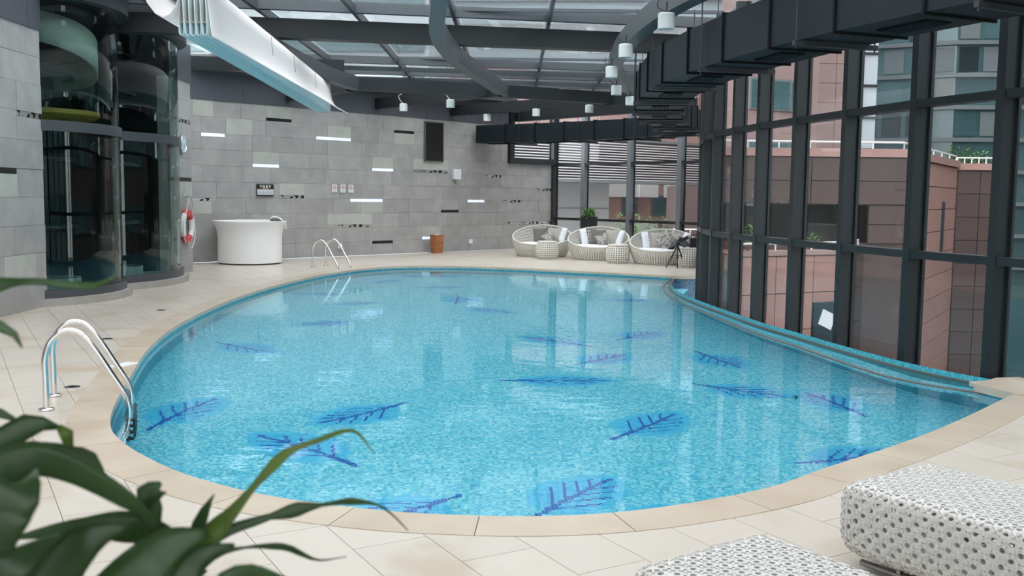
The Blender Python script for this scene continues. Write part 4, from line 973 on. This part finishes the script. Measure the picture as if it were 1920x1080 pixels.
# jacket and black bag
mb = MB(); rr = random.Random(2)
n = 14
for i in range(n+1):
    for j in range(n+1):
        x, y = i/n-.5, j/n-.5; mb.v.append((x*.62, y*.34, .10+.16*math.exp(-9*(x*x+y*y*2))+.035*math.sin(11*x+3*y)*math.cos(9*y)-.12*(abs(x)*2)**4))
mb.f = [(i*(n+1)+j, (i+1)*(n+1)+j, (i+1)*(n+1)+j+1, i*(n+1)+j+1) for i in range(n) for j in range(n)]; mb.m = [0]*len(mb.f)
o = mb.build('jacket', 'jacket', None, loc=(4.42, 25.85, .42), rz=-.5, smooth='all', label='crumpled dark grey jacket on the right end of the sofa behind the tripod', cat='jacket'); o.modifiers.new('thickness', 'SOLIDIFY').thickness = .03
t = thing('camera_bag', 'small black bag standing on the side table at the glass wall', 'bag', (4.60, 25.0, .50))
MB().box((0, 0, .12), (.22, .14, .24)).build('body', 'matte_black', t); MB().box((0, -.08, .09), (.16, .03, .13)).build('pocket', 'black', t); MB().tube(smooth_path([(-.08, 0, .23), (-.05, 0, .32), (.05, 0, .32), (.08, 0, .23)], .03), .012, 6).build('handle', 'black', t)
# tripod with camera
t = thing('tripod', 'black camera tripod standing on the far deck edge', 'tripod', (4.12, 24.72, 0))
apex = Vector((.02, 0, .56))
for fx, fy in ((-.24, .06), (.0, -.16), (.24, .08)):
    f_ = Vector((fx, fy, .01)); k = apex.lerp(f_, .55)
    lg = MB().tube([apex, k], .017, 8).tube([k, f_], .011, 8).build('leg', 'black', t); MB().lathe([(0, 0), (.018, 0), (.014, .03), (0, .03)], 10).build('foot', 'black', lg, loc=(fx, fy, 0)); MB().box(k, (.045, .045, .05)).build('leg_lock', 'black', lg)
    MB().bar(apex.lerp(f_, .45), (.02, 0, .30), .008, .012).build('brace', 'black', t)
MB().tube([(.02, 0, .22), (.02, 0, .64)], .015, 8).build('centre_column', 'black', t); MB().box((.02, 0, .60), (.10, .08, .07)).build('head', 'black', t); MB().tube([(.04, 0, .6), (.22, .05, .50)], .009, 6).build('pan_handle', 'black', t)
t = thing('camera', 'black camera tilted sideways on top of the tripod', 'camera', (4.13, 24.72, .64))
R_ = Matrix.Rotation(-.5, 3, 'Y')
MB().box((.08, 0, .05), (.15, .08, .10), R=R_).build('camera_body', 'black', t); MB().tube([(.14, 0, .07), (.27, -.02, .13)], .045, 14).build('lens', 'matte_black', t); MB().box((.06, 0, .115), (.05, .05, .035), R=R_).build('viewfinder', 'black', t)

# ================================================================== LOUNGERS IN THE FOREGROUND
LT, LR = .34, .15
def lounger(name, near, far, length, label):
    """near/far: plan corners of the end towards the pool; the body runs off along the axis"""
    A_, B_ = Vector(near), Vector(far); wv = (B_-A_); wd = wv.length; wv.normalize(); ax = Vector((wv.y, -wv.x))
    T = thing(name, label, 'lounger', (A_.x, A_.y, 0), math.atan2(ax.y, ax.x), group='white woven loungers in the foreground'); z0 = .075
    # local frame: x along the length, y across (towards far corner)
    # path of the skin: bottom -> rounded end -> top
    rb, rt = .11, .075
    def endx(tz):                                                # rounded end, tz = height fraction
        z = tz*LT
        if z < rb: return rb-math.sqrt(max(0, rb*rb-(rb-z)**2))
        if z > LT-rt: return rt-math.sqrt(max(0, rt*rt-(z-LT+rt)**2))
        return 0.
    P = [(length, z0)] + [(rb-rb*math.sin(a), z0+rb-rb*math.cos(a)) for a in [PI/2*k/8 for k in range(9)]] + [(rt-rt*math.cos(a), z0+LT-rt+rt*math.sin(a)) for a in [PI/2*k/8 for k in range(9)]] + [(length, z0+LT)]
    P = [Vector(p) for p in P]; Ls = [0]
    for a, b in zip(P[:-1], P[1:]): Ls.append(Ls[-1]+(b-a).length)
    tot = Ls[-1]
    def along(u):
        d = u*tot; k = 0
        lo, hi = 0, len(Ls)-1
        while hi-lo > 1:
            mid = (lo+hi)//2
            if Ls[mid] <= d: lo = mid
            else: hi = mid
        t_ = (d-Ls[lo])/max(1e-9, Ls[hi]-Ls[lo]); p = P[lo].lerp(P[hi], min(1, t_)); tt = (P[hi]-P[lo]).normalized(); return p, Vector((-tt.y, tt.x))
    r_ = .045; arcw = wd-2*r_+PI*r_
    def skin(u, v, d):
        p, nn = along(u); s_ = v*arcw; q4 = PI*r_/2
        if s_ < q4: ph = s_/r_; y = r_*(1-math.cos(ph)); drop = r_*(1-math.sin(ph))
        elif s_ > arcw-q4: ph = (arcw-s_)/r_; y = wd-r_*(1-math.cos(ph)); drop = r_*(1-math.sin(ph))
        else: y = r_+(s_-q4); drop = 0.
        q = p-nn*(drop+d); return Vector((q.x, y, q.y))
    nu = round(tot/.040); nv = round(arcw/.040)
    s1 = lattice(skin, nu, nv, .60, octo=True, th=.010, skip=lambda a, b: (int(a*nu)+int(b*nv)) % 2)
    s1.build('woven_top', 'rattan_white', T)
    def side(sg):
        def f(u, v, d):
            zz = r_+(LT-2*r_)*v; x0 = endx(zz/LT)+r_*.9; x = x0+(length-x0)*u
            y = d if sg < 0 else wd-d
            return Vector((x, y, z0+zz))
        return f
    nl = round(length/.040)
    for sg in (-1, 1): lattice(side(sg), nl, 7, .66, octo=True, th=.010, skip=lambda a, b: (int(a*nl)+int(b*7)) % 2).build('woven_side', 'rattan_white', T)
    # raised diagonal strands of the cane weave
    def strands(fn, nu, nv, name_):
        mb = MB()
        for i in range(nu):
            for j in range(nv):
                if (i+j) % 2 == 0: continue                        # woven crossings sit between the holes
                for (ua, va, ub, vb) in ((i+.05, j+.1, i+.95, j+.9), (i+.95, j+.1, i+.05, j+.9)):
                    a = fn(ua/nu, va/nv, -.0035); b = fn(ub/nu, vb/nv, -.0035); n_ = (fn(ua/nu, va/nv, -.01)-fn(ua/nu, va/nv, 0))
                    if (b-a).length < 1e-4 or n_.length < 1e-6: continue
                    mb.bar(a, b, .010, .005, up=n_)
        if mb.v: mb.build(name_, 'rattan_white', T)
    strands(lambda u, v, d: side(-1)(u, v, d), nl, 7, 'cane_strands')
    strands(skin, nu, nv, 'cane_strands')
    for y in (.06, wd-.06): MB().tube([(.10, y, .035), (length, y, .035)], .016, 10).build('skid', 'dark_chrome', T); MB().tube([(.30, y, .035), (.30, y, z0+.02)], .014, 8).build('foot_post', 'dark_chrome', T)
    return T
L1 = lounger('lounger', (1.57, 4.60), (2.13, 5.00), 1.9, 'white cane lounger on steel skids nearest the pool corner at right')
L2 = lounger('lounger', (.44, 3.50), (1.00, 3.90), 1.5, 'white cane lounger cut by the bottom edge of the view')
def roll(u, v, d):
    a = 2*PI*u; r = .16-d; return Vector((1.06+r*math.cos(a), .02+.60*v, .36+r*math.sin(a)))
lattice(roll, 18, 11, .44, closed=True, octo=True, th=.012).build('woven_back_roll', 'rattan_white', L1)
for y in (.02, .62): MB().add([(1.06, y, .36)]+[(roll(k/24, 0, .004).x, y, roll(k/24, 0, .004).z) for k in range(24)], [(0, 1+k, 1+(k+1) % 24) for k in range(24)]).build('roll_cap', 'rattan_white', L1)

# ================================================================== FOREGROUND PLANT
plant = thing('foreground_plant', 'broad-leaved green plant close to the camera at lower left', 'plant', (-.95, 1.55, 0), absolute=True)
o = MB().lathe([(0, 0), (.17, 0), (.24, .55), (.21, .55), (.20, .48), (0, .48)], 32).build('pot', 'white_paint', plant, loc=(0, 0, 0), smooth=True)
def leaf(pts, widths, mt, wave=.0, seed=0, cup=.10, roll_=0.):
    """pts: spine points in metres; widths in metres at each of them; a real curved blade with a folded midrib"""
    sp = smooth_path(pts, .012); k = len(sp); rr = random.Random(seed); ws = []
    for i in range(k):
        x = i/(k-1)*(len(widths)-1); j = min(int(x), len(widths)-2); ws.append(widths[j]*(1-(x-j))+widths[j+1]*(x-j))
    mb = MB(); vs = []; ph = rr.uniform(0, 6)
    for i, p in enumerate(sp):
        t = (sp[min(i+1, k-1)]-sp[max(i-1, 0)]).normalized(); f = -Fw; sd = t.cross(f).normalized()
        sd = (Matrix.Rotation(roll_, 3, t) @ sd); nn = sd.cross(t)
        w1 = ws[i]*(1+wave*math.sin(i*.55+ph)); w2 = ws[i]*(1+wave*math.sin(i*.47+ph+2))
        wob = wave*.4*ws[i]*math.sin(i*.5+ph)
        vs += [p-sd*w1/2-nn*(cup*w1/2-wob), p-sd*w1/4-nn*cup*w1/6, p, p+sd*w2/4-nn*cup*w2/6, p+sd*w2/2-nn*(cup*w2/2+wob)]
    mb.add(vs, [(5*i+j, 5*i+j+1, 5*i+5+j+1, 5*i+5+j) for i in range(k-1) for j in range(4)])
    o = mb.build('leaf', mt, plant, smooth='all'); md = o.modifiers.new('thickness', 'SOLIDIFY'); md.thickness = .0012
LV = [  # spine points and widths in metres
 ([(-0.729, 1.241, 1.591), (-0.662, 1.244, 1.626), (-0.623, 1.275, 1.632), (-0.583, 1.294, 1.626), (-0.557, 1.314, 1.624), (-0.538, 1.335, 1.635)], [0.0203, 0.0270, 0.0243, 0.0108, 0.0095, 0.0108, 0.0027], 'leaf_dark', 0.12),
 ([(-0.661, 1.191, 1.598), (-0.622, 1.190, 1.584), (-0.604, 1.189, 1.574), (-0.595, 1.187, 1.559)], [0.0195, 0.0169, 0.0130, 0.0019], 'leaf_dark', 0),
 ([(-0.714, 1.273, 1.404), (-0.665, 1.275, 1.424), (-0.637, 1.277, 1.439), (-0.616, 1.277, 1.443), (-0.596, 1.277, 1.439)], [0.0141, 0.0197, 0.0309, 0.0337, 0.0070], 'leaf_dark', 0.1),
 ([(-0.596, 1.277, 1.440), (-0.585, 1.276, 1.430), (-0.581, 1.274, 1.412)], [0.0084, 0.0197, 0.0112], 'leaf_light', 0),
 ([(-0.726, 1.298, 1.455), (-0.683, 1.298, 1.452), (-0.654, 1.297, 1.438)], [0.0086, 0.0157, 0.0021], 'leaf_dark', 0),
 ([(-0.640, 1.075, 1.433), (-0.580, 1.076, 1.439), (-0.542, 1.096, 1.445), (-0.509, 1.115, 1.429), (-0.474, 1.133, 1.402), (-0.446, 1.150, 1.373), (-0.430, 1.167, 1.346)], [0.0297, 0.0392, 0.0440, 0.0392, 0.0309, 0.0226, 0.0024], 'leaf_dark', 0.06),
 ([(-0.632, 1.224, 1.409), (-0.592, 1.225, 1.421), (-0.558, 1.224, 1.414), (-0.531, 1.223, 1.408), (-0.511, 1.221, 1.387)], [0.0081, 0.0230, 0.0203, 0.0230, 0.0020], 'leaf_dark', 0.35),
 ([(-0.549, 0.974, 1.424), (-0.516, 0.974, 1.430), (-0.492, 0.976, 1.444), (-0.490, 0.998, 1.463)], [0.0811, 0.0757, 0.0378, 0.0032], 'leaf_dark', 0.05),
 ([(-0.548, 0.969, 1.370), (-0.521, 0.972, 1.403), (-0.495, 0.974, 1.425), (-0.487, 0.995, 1.435)], [0.0649, 0.0595, 0.0324, 0.0032], 'leaf_dark', 0.05),
 ([(-0.448, 1.215, 1.312), (-0.456, 1.218, 1.346), (-0.463, 1.220, 1.369), (-0.442, 1.221, 1.383)], [0.0203, 0.0432, 0.0405, 0.0041], 'leaf_dark', 0.35),
 ([(-0.462, 1.218, 1.354), (-0.445, 1.220, 1.369), (-0.435, 1.220, 1.371)], [0.0203, 0.0149, 0.0020], 'leaf_dark', 0.3),
 ([(-0.403, 1.259, 1.246), (-0.453, 1.244, 1.302), (-0.500, 1.226, 1.325), (-0.546, 1.206, 1.328), (-0.610, 1.185, 1.321)], [0.0211, 0.0323, 0.0365, 0.0267, 0.0042], 'leaf_dark', 0.2),
 ([(-0.459, 1.257, 1.225), (-0.396, 1.283, 1.296), (-0.373, 1.306, 1.321), (-0.342, 1.329, 1.359), (-0.311, 1.352, 1.389), (-0.270, 1.374, 1.402), (-0.239, 1.394, 1.410), (-0.222, 1.414, 1.402), (-0.202, 1.431, 1.368)], [0.0141, 0.0211, 0.0337, 0.0183, 0.0098, 0.0169, 0.0070, 0.0084, 0.0049, 0.0014], 'leaf_light', 0.08),
 ([(-0.430, 1.300, 1.259), (-0.386, 1.323, 1.286), (-0.347, 1.344, 1.296), (-0.299, 1.364, 1.303), (-0.257, 1.385, 1.305), (-0.230, 1.404, 1.303), (-0.197, 1.424, 1.293), (-0.176, 1.442, 1.272), (-0.154, 1.459, 1.241)], [0.0101, 0.0217, 0.0174, 0.0087, 0.0188, 0.0036, 0.0159, 0.0043, 0.0022, 0.0014], 'leaf_dark', 0.3),
 ([(-0.424, 1.258, 1.239), (-0.395, 1.280, 1.264), (-0.358, 1.301, 1.270), (-0.312, 1.321, 1.265), (-0.286, 1.339, 1.245), (-0.268, 1.358, 1.231), (-0.233, 1.378, 1.230)], [0.0141, 0.0126, 0.0049, 0.0098, 0.0070, 0.0028, 0.0014], 'leaf_dark', 0.3),
 ([(-0.421, 1.262, 1.281), (-0.409, 1.265, 1.313), (-0.401, 1.267, 1.332), (-0.389, 1.269, 1.354)], [0.0112, 0.0197, 0.0098, 0.0014], 'leaf_dark', 0.15),
 ([(-0.468, 1.110, 1.266), (-0.431, 1.114, 1.310), (-0.404, 1.126, 1.331), (-0.360, 1.147, 1.344)], [0.0622, 0.0684, 0.0497, 0.0099], 'leaf_dark', 0.15),
 ([(-0.531, 1.061, 1.286), (-0.502, 1.066, 1.334), (-0.466, 1.069, 1.364), (-0.427, 1.090, 1.372)], [0.0654, 0.0595, 0.0357, 0.0036], 'leaf_dark', 0.15),
 ([(-0.537, 0.966, 1.338), (-0.499, 0.969, 1.371), (-0.485, 0.990, 1.383), (-0.469, 1.011, 1.390)], [0.0703, 0.0541, 0.0270, 0.0022], 'leaf_dark', 0.1),
 ([(-0.341, 1.062, 1.288), (-0.317, 1.065, 1.321), (-0.293, 1.085, 1.322), (-0.255, 1.103, 1.306)], [0.0178, 0.0178, 0.0155, 0.0024], 'leaf_dark', 0.1),
 ([(-0.462, 1.157, 1.232), (-0.411, 1.162, 1.291), (-0.382, 1.174, 1.314), (-0.353, 1.187, 1.340)], [0.0389, 0.0454, 0.0324, 0.0052], 'leaf_light', 0.08),
 ([(-0.390, 1.119, 1.256), (-0.378, 1.123, 1.300), (-0.363, 1.135, 1.322), (-0.328, 1.146, 1.331)], [0.0376, 0.0376, 0.0251, 0.0038], 'leaf_dark', 0.15),
]
for i, (pp, ws, mt, wv) in enumerate(LV):
    leaf([Vector(p) for p in pp], ws, mt, wv, i)
for i in (0, 1, 2, 4, 5, 7, 8, 12, 14, 16, 17, 18, 19, 20, 21):
    q = Vector(LV[i][0][0]); b0 = Vector((-.95+.012*(i % 7-3), 1.55+.014*(i % 5-2), .47)); mid = Vector((b0.x*.72+q.x*.28, b0.y*.7+q.y*.3, b0.z*.35+q.z*.65-.05))
    MB().tube(smooth_path([b0, mid, q], .06), .006, 8).build('stem', 'leaf_light', plant, smooth=True)

# ================================================================== OUTDOORS
MB().add([(-150, -30, -9), (150, -30, -9), (150, 220, -9), (-150, 220, -9)], [(0, 1, 2, 3)]).build('street_ground', 'asphalt', kind='structure', label='grey street level far below the glass walls', cat='ground')
def windows(root, origin, t, cols, rows, w_, h_, m='window_dark', name='window', depth=.06, frame=True):
    """each window a part, its pane a sub-part; t = facade direction in plan"""
    t = Vector(t).normalized(); nn = Vector((t.y, -t.x)); R = Matrix(((t.x, nn.x, 0), (t.y, nn.y, 0), (0, 0, 1)))
    for c in cols:
        for z in rows:
            p = Vector(origin)+t*c
            f = MB().box((p.x, p.y, z), (w_+.16, depth, h_+.16), R=R).build(name, 'facade_grey' if frame else m, root)
            q = p+nn*(depth/2+.005); o = MB().box((q.x, q.y, z), (w_, .03, h_), R=R).build('glass', m, f); o.location = (0, 0, 0)
def cladding(root, a, b, z0, z1, mt, cw=1.2, ch=.6, out=1):
    """granite panels with open joints along a facade from a to b"""
    a, b = Vector(a), Vector(b); t = (b-a).normalized(); nn = Vector((t.y, -t.x))*out; ln = (b-a).length; nc = max(1, round(ln/cw)); nr = max(1, round((z1-z0)/ch)); dw, dh = ln/nc, (z1-z0)/nr
    R = Matrix(((t.x, nn.x, 0), (t.y, nn.y, 0), (0, 0, 1))); me = MB().box((0, 0, 0), (dw-.02, .05, dh-.02), R=R).mesh('granite_panel', mt)
    for i in range(nc):
        for j in range(nr):
            p = a+t*dw*(i+.5)+nn*.02; link('granite_panel', me, root, loc=(p.x-root.location.x, p.y-root.location.y, z0+dh*(j+.5)-root.location.z))
# terrace block outside the right-hand glass
tb = thing('terrace_building', 'stepped pink granite terrace building outside the right glass wall', 'building', (8, 26, -9), absolute=True)
mb = MB().prism([(4.9, 24.05), (9.5, 24.05), (13.8, 31.0), (6.6, 31.0)], 1.62, 2.78).prism([(4.9, 24.05), (9.5, 24.05), (13.8, 31.0), (6.6, 31.0)], -9, .70)
mb.prism([(8.62, 24.05), (9.5, 24.05), (13.8, 31), (12.5, 31)], .70, 1.62); mb.prism([(5.3, 25.6), (9.2, 25.6), (9.6, 26), (5.4, 26)], .70, 1.62); mb.build('core', 'granite_brown_and_shaded', tb)
cladding(tb, (4.9, 24.03), (9.5, 24.03), 1.64, 2.76, 'granite_brown_and_shaded', 1.15, .56); cladding(tb, (8.62, 24.03), (9.5, 24.03), .70, 1.62, 'granite_brown_and_shaded', .9, .46)  # front faces take the darker granite as painted shade
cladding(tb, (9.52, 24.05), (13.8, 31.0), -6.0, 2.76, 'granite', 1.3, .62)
MB().prism([(4.8, 23.95), (9.58, 23.95), (13.95, 31.0), (13.6, 31.1), (9.4, 24.25), (4.8, 24.25)], 2.78, 2.98).build('cornice', 'granite', tb)
MB().box((6.9, 25.55, 1.16), (3.4, .06, .9)).build('loggia_shade_sheet', 'matte_black', tb)  # black sheet painted in as the shade inside the recess
def railing(root, pts, z, h=.22, posts=6):
    r = MB()
    for a, b in zip(pts[:-1], pts[1:]):
        r.tube([(*a, z+h), (*b, z+h)], .025, 6)
        for k in range(posts+1): q = Vector(a).lerp(Vector(b), k/posts); r.tube([(q.x, q.y, z), (q.x, q.y, z+h)], .02, 6)
    return r.build('railing', 'rail_white', root)
railing(tb, [(4.9, 24.1), (9.45, 24.1), (13.8, 31.0)], 2.98, .16)
# lower terrace in front
lt = thing('lower_terrace', 'pink granite lower terrace with white rail just outside the glass', 'building', (6.5, 22, -9), absolute=True)
MB().prism([(4.75, 21.0), (7.7, 22.6), (8.5, 24.0), (4.9, 24.0)], -9, .52).build('core', 'granite', lt)
cladding(lt, (4.75, 20.97), (7.7, 22.57), -3.6, .50, 'granite', 1.1, .82); cladding(lt, (7.7, 22.57), (8.5, 23.97), -3.6, .50, 'granite_brown_and_shaded', .8, .82)
MB().prism([(4.65, 20.85), (7.78, 22.5), (8.6, 24.0), (8.35, 24.0), (7.6, 22.72), (4.65, 21.1)], .52, .62).build('cornice', 'granite_pale', lt); railing(lt, [(4.8, 21.05), (7.65, 22.65), (8.4, 24.0)], .62, .16)
d_ = Vector((2.95, 1.6)).normalized(); R_ = Matrix(((d_.x, d_.y, 0), (d_.y, -d_.x, 0), (0, 0, 1))); p = Vector((4.75, 20.97))+d_*2.75
o = MB().box((p.x, p.y-.06, -1.35), (.95, .10, 1.6), R=R_).build('shop_window', 'window_dark', lt); q = MB().box((p.x-.05, p.y-.16, -.95), (.42, .02, .36), R=R_ @ Matrix.Rotation(.4, 3, 'Y')).build('white_board', 'white_plastic', o); q.location = (0, 0, 0)
# second granite block further right
g2 = thing('granite_annex', 'pink granite annex with narrow slit windows beyond the terrace building', 'building', (16, 34, -9), absolute=True)
MB().prism([(13.9, 31.1), (15.3, 31.1), (18.5, 37.0), (13.9, 37.0)], -9, 2.72).build('core', 'granite_brown_and_shaded', g2); cladding(g2, (13.9, 31.08), (15.3, 31.08), -6, 2.7, 'granite_brown_and_shaded', .7, .7); cladding(g2, (15.32, 31.1), (18.5, 37.0), -6, 2.7, 'granite_pale', 1.2, .7)  # front darker, side paler: shade and light put into the granite colours
MB().prism([(13.8, 30.95), (15.4, 30.95), (18.7, 37.0), (18.3, 37.1), (15.2, 31.3), (13.8, 31.3)], 2.72, 2.92).build('cornice', 'granite', g2); railing(g2, [(13.9, 31.15), (15.25, 31.15), (18.4, 37)], 2.92, .18)
tt = Vector((4.28, 6.95)).normalized(); windows(tb, (9.56, 24.03), tt, [5.6], [1.0], .22, 1.3, frame=False); windows(g2, (15.36, 31.08), Vector((3.18, 5.9)), [.5], [.9, -2.6], .28, 1.5, frame=False)
# towers
def tower(name, poly, z1, mt, label, z0=-9):
    cx = sum(p[0] for p in poly)/len(poly); cy = sum(p[1] for p in poly)/len(poly)
    t = thing(name, label, 'building', (cx, cy, z0), absolute=True); MB().prism(poly, z0, z1).build('core', mt, t); return t
t = tower('glass_tower', [(18.5, 58), (24.2, 55), (33, 54), (42, 60), (42, 75), (18.5, 75)], 34, 'facade_teal', 'teal glass tower with pale floor bands seen through the right glass')
for z in [-2+1.75*k for k in range(20)]:
    a = [(18.45, 57.97), (24.18, 54.95), (33.02, 53.95), (42.1, 59.95)]
    MB().sweep(a, [(-.02, z), (.22, z), (.22, z+.22), (-.02, z+.22)]).build('floor_band', 'facade_grey', t)
for a, b, n in (((18.5, 58), (24.2, 55), 5), ((24.2, 55), (33, 54), 7)):
    for k in range(n+1): q = Vector(a).lerp(Vector(b), k/n); MB().bar((q.x, q.y-.08, -5), (q.x, q.y-.08, 34), .10, .14).build('fin', 'facade_grey', t)
rr = random.Random(4)
for a, b, n in (((18.5, 58), (24.2, 55), 5), ((24.2, 55), (33, 54), 7)):
    a, b = Vector(a), Vector(b); tdir = (b-a).normalized(); nn = Vector((tdir.y, -tdir.x)); R_ = Matrix(((tdir.x, nn.x, 0), (tdir.y, nn.y, 0), (0, 0, 1))); dw = (b-a).length/n
    for k in range(n):
        for z in [-2+1.75*j for j in range(4, 14)]:
            if rr.random() < .55:
                q = a+tdir*dw*(k+.5)+nn*.04; MB().box((q.x, q.y, z+.98), (dw-.25, .05, 1.3), R=R_).build('glass_panel', rr.choice(['window_dark', 'facade_teal', 'facade_grey']), t)
t = tower('pink_tower', [(12.2, 44), (15.3, 44), (15.3, 56), (12.2, 56)], 30, 'granite_pale', 'pale pink stone tower seen through the upper right panes')
cladding(t, (12.9, 43.98), (15.3, 43.98), 1.0, 11, 'granite_pale', 1.2, .8); MB().box((12.5, 43.95, 6), (.7, .2, 30)).build('corner_pier', 'granite_brown_and_shaded', t); MB().prism([(15.3, 44.5), (16.1, 44.5), (16.1, 55), (15.3, 55)], -9, 30).build('side_glazing', 'sign_pale', t)
for z in (4.0, 5.4, 6.8, 8.2): MB().box((15.7, 44.45, z), (.8, .1, .1)).build('glazing_rail', 'steel', t)
t = tower('striped_block', [(8.6, 36.7), (11.6, 38.2), (11.6, 42), (8.6, 42)], 16, 'granite_pale', 'pink block with bands of blue windows behind the terrace building')
for z in (3.3, 5.6, 7.9): 
    d_ = Vector((4.6, 2.2)).normalized(); windows(t, (8.6, 36.67), d_, [.5+.95*k for k in range(3)], [z], .80, 1.0, 'facade_teal')
# view through the far glass: louvred screen, flats, white shed
lv = thing('louvre_screen', 'white horizontal louvre screen on the building beyond the far glass', 'louvre', (6, 44, 2.2), absolute=True)
a, b = Vector((-2.5, 38.6)), Vector((12.0, 51.0)); dd = (b-a)
for k in range(15): z = 2.52+.115*k; MB().bar((a.x, a.y, z), (b.x, b.y, z), .12, .045).build('slat', 'louvre', lv)
for k in range(13): q = a+dd*k/12; MB().bar((q.x, q.y-.08, 2.4), (q.x, q.y-.08, 4.3), .06, .06).build('post', 'louvre', lv)
MB().bar((a.x-.1, a.y+.3, 3.3), (b.x-.1, b.y+.3, 3.3), .05, 1.9).build('backing', 'steel_light', lv); MB().bar((a.x, a.y-.05, 2.42), (b.x, b.y-.05, 2.42), .2, .12).build('bottom_rail', 'facade_grey', lv)
t = tower('pink_office', [(-2.6, 39.1), (12.0, 51.6), (12, 60), (-2.6, 60)], 7, 'granite_pale', 'pink clad office wall above the white louvres', z0=4.3)
cladding(t, (-2.6, 39.05), (12.0, 51.55), 4.35, 6.75, 'granite_pale', 1.6, 1.2); MB().bar((-2.6, 38.95, 4.34), (12, 51.45, 4.34), .3, .12).build('ledge', 'facade_grey', t)
t = tower('flats', [(2.5, 62), (15, 66), (15, 72), (2.5, 72)], 6.0, 'apt_pink', 'faded pink block of flats with white balconies beyond the far glass')
d_ = Vector((12.5, 4)).normalized()
windows(t, (2.5, 61.95), d_, [1.0, 3.1, 5.2, 7.3, 9.4], [-1.2, 1.2, 3.4], .9, 1.2, 'facade_teal')
for c in (2.0, 4.2, 6.3, 8.4):
    for z in (-.3, 2.2): 
        p = Vector((2.5, 61.5))+d_*c; MB().box((p.x, p.y, z), (1.3, .9, .9), rz=math.atan2(d_.y, d_.x)).build('balcony', 'white_paint', t)
for c in (1.5, 3.8, 5.8, 7.9): p = Vector((2.5, 61.6))+d_*c; MB().box((p.x, p.y, 3.1), (.8, .4, .5)).build('air_conditioner', 'louvre', t)
t = tower('pale_shed', [(1.8, 46.5), (4.6, 47.5), (4.6, 56), (1.8, 56)], 2.6, 'concrete', 'pale grey rendered shed behind the far glass beside the louvres')
MB().bar((1.7, 46.35, 2.65), (4.7, 47.4, 2.65), .5, .14).build('eave', 'facade_grey', t); MB().bar((1.8, 46.44, 1.2), (4.6, 47.44, 1.2), .05, .03).build('joint', 'facade_grey', t); MB().bar((1.8, 46.44, -.4), (4.6, 47.44, -.4), .05, .03).build('joint', 'facade_grey', t)
t = tower('brown_stair_block', [(6.2, 36.5), (8.4, 36.5), (8.4, 40), (6.2, 40)], 2.2, 'granite_brown_and_shaded', 'dark brown block standing close behind the far glass')
MB().box((7.4, 36.45, 1.0), (.5, .08, 2.2)).build('door_panel', 'granite', t); railing(t, [(5.9, 36.3), (8.4, 36.3)], .3, .3, 4)
# neighbours across the street on the right, beside the viewer
t = tower('street_tower', [(24, -14), (40, -14), (40, 14), (24, 14)], 16, 'facade_grey', 'grey office block across the street beyond the near right glass')
for z in [-6+3.4*k for k in range(6)]: MB().box((23.95, 0, z), (.3, 27, 1.5)).build('window_band', 'facade_teal', t)
t = tower('brick_tower', [(26, 18), (42, 18), (42, 44), (26, 44)], 26, 'granite_brown_and_shaded', 'brown office block across the street beyond the right glass')
for z in [-6+3.2*k for k in range(9)]: MB().box((25.95, 31, z), (.3, 25, 1.4)).build('window_band', 'facade_teal', t)
# shrubs on the terraces
def shrub(x, y, z, r, n, seed, label):
    t = thing('terrace_shrub', label, 'shrub', (x, y, z), group='shrubs on the outdoor terraces'); fo = MB(); rr = random.Random(seed)
    for k in range(n):
        a = rr.uniform(0, 2*PI); e = rr.uniform(-.1, 1.3); q = rr.uniform(.2, 1)*r
        blade(fo, (q*math.cos(a)*math.cos(e), q*math.sin(a)*math.cos(e), r*.5+q*math.sin(e)), (math.cos(a+1), math.sin(a+1), rr.uniform(-.2, 1)), .16, .06, .3, 3)
    fo.build('foliage', 'foliage', t, kind='stuff'); MB().tube([(0, 0, 0), (0, 0, r*.7)], .03, 6).build('stem', 'basket', t)
MB().prism([(2.0, 35.0), (6.2, 29.9), (15, 36.4), (13.6, 45), (2.0, 45)], -.6, -.12).build('outdoor_terrace', 'concrete', kind='structure', label='pale concrete terrace beyond the far glass wall', cat='terrace')
shrub(4.55, 39.0, -.12, .9, 300, 7, 'grey-green shrub outside the far glass, left of the middle mullion'); shrub(5.9, 39.6, -.12, .8, 260, 8, 'grey-green shrub outside the far glass behind the right sofa')
# tall blocks that close the view beyond the roof
t = tower('grey_tower', [(-34, 72), (-6, 70), (-6, 88), (-34, 88)], 46, 'tower_pale', 'grey office tower rising behind the roof glass on the left')
for z in [6+3.2*k for k in range(9)]: MB().box((-20, 71.0, z), (27.5, .8, 1.5), rz=-.0713).build('window_band', 'facade_teal', t)
t = tower('slate_tower', [(-7, 90), (20, 88), (20, 104), (-7, 104)], 50, 'tower_pale', 'pale slate tower rising behind the roof glass in the middle')
for z in [6+3.4*k for k in range(9)]: MB().box((6.5, 88.95, z), (26.5, .8, 1.4), rz=-.074).build('window_band', 'concrete', t)
shrub(14.3, 32.0, 2.72, .55, 240, 1, 'low green shrub behind the rail on the granite annex roof'); shrub(15.1, 32.4, 2.72, .5, 200, 2, 'second green shrub on the granite annex roof, nearer the corner')
shrub(5.5, 23.0, .52, .45, 160, 3, 'dark leafy shrub at the left end of the lower terrace'); shrub(7.0, 23.5, .52, .3, 100, 4, 'small leafy shrub at the right end of the lower terrace')
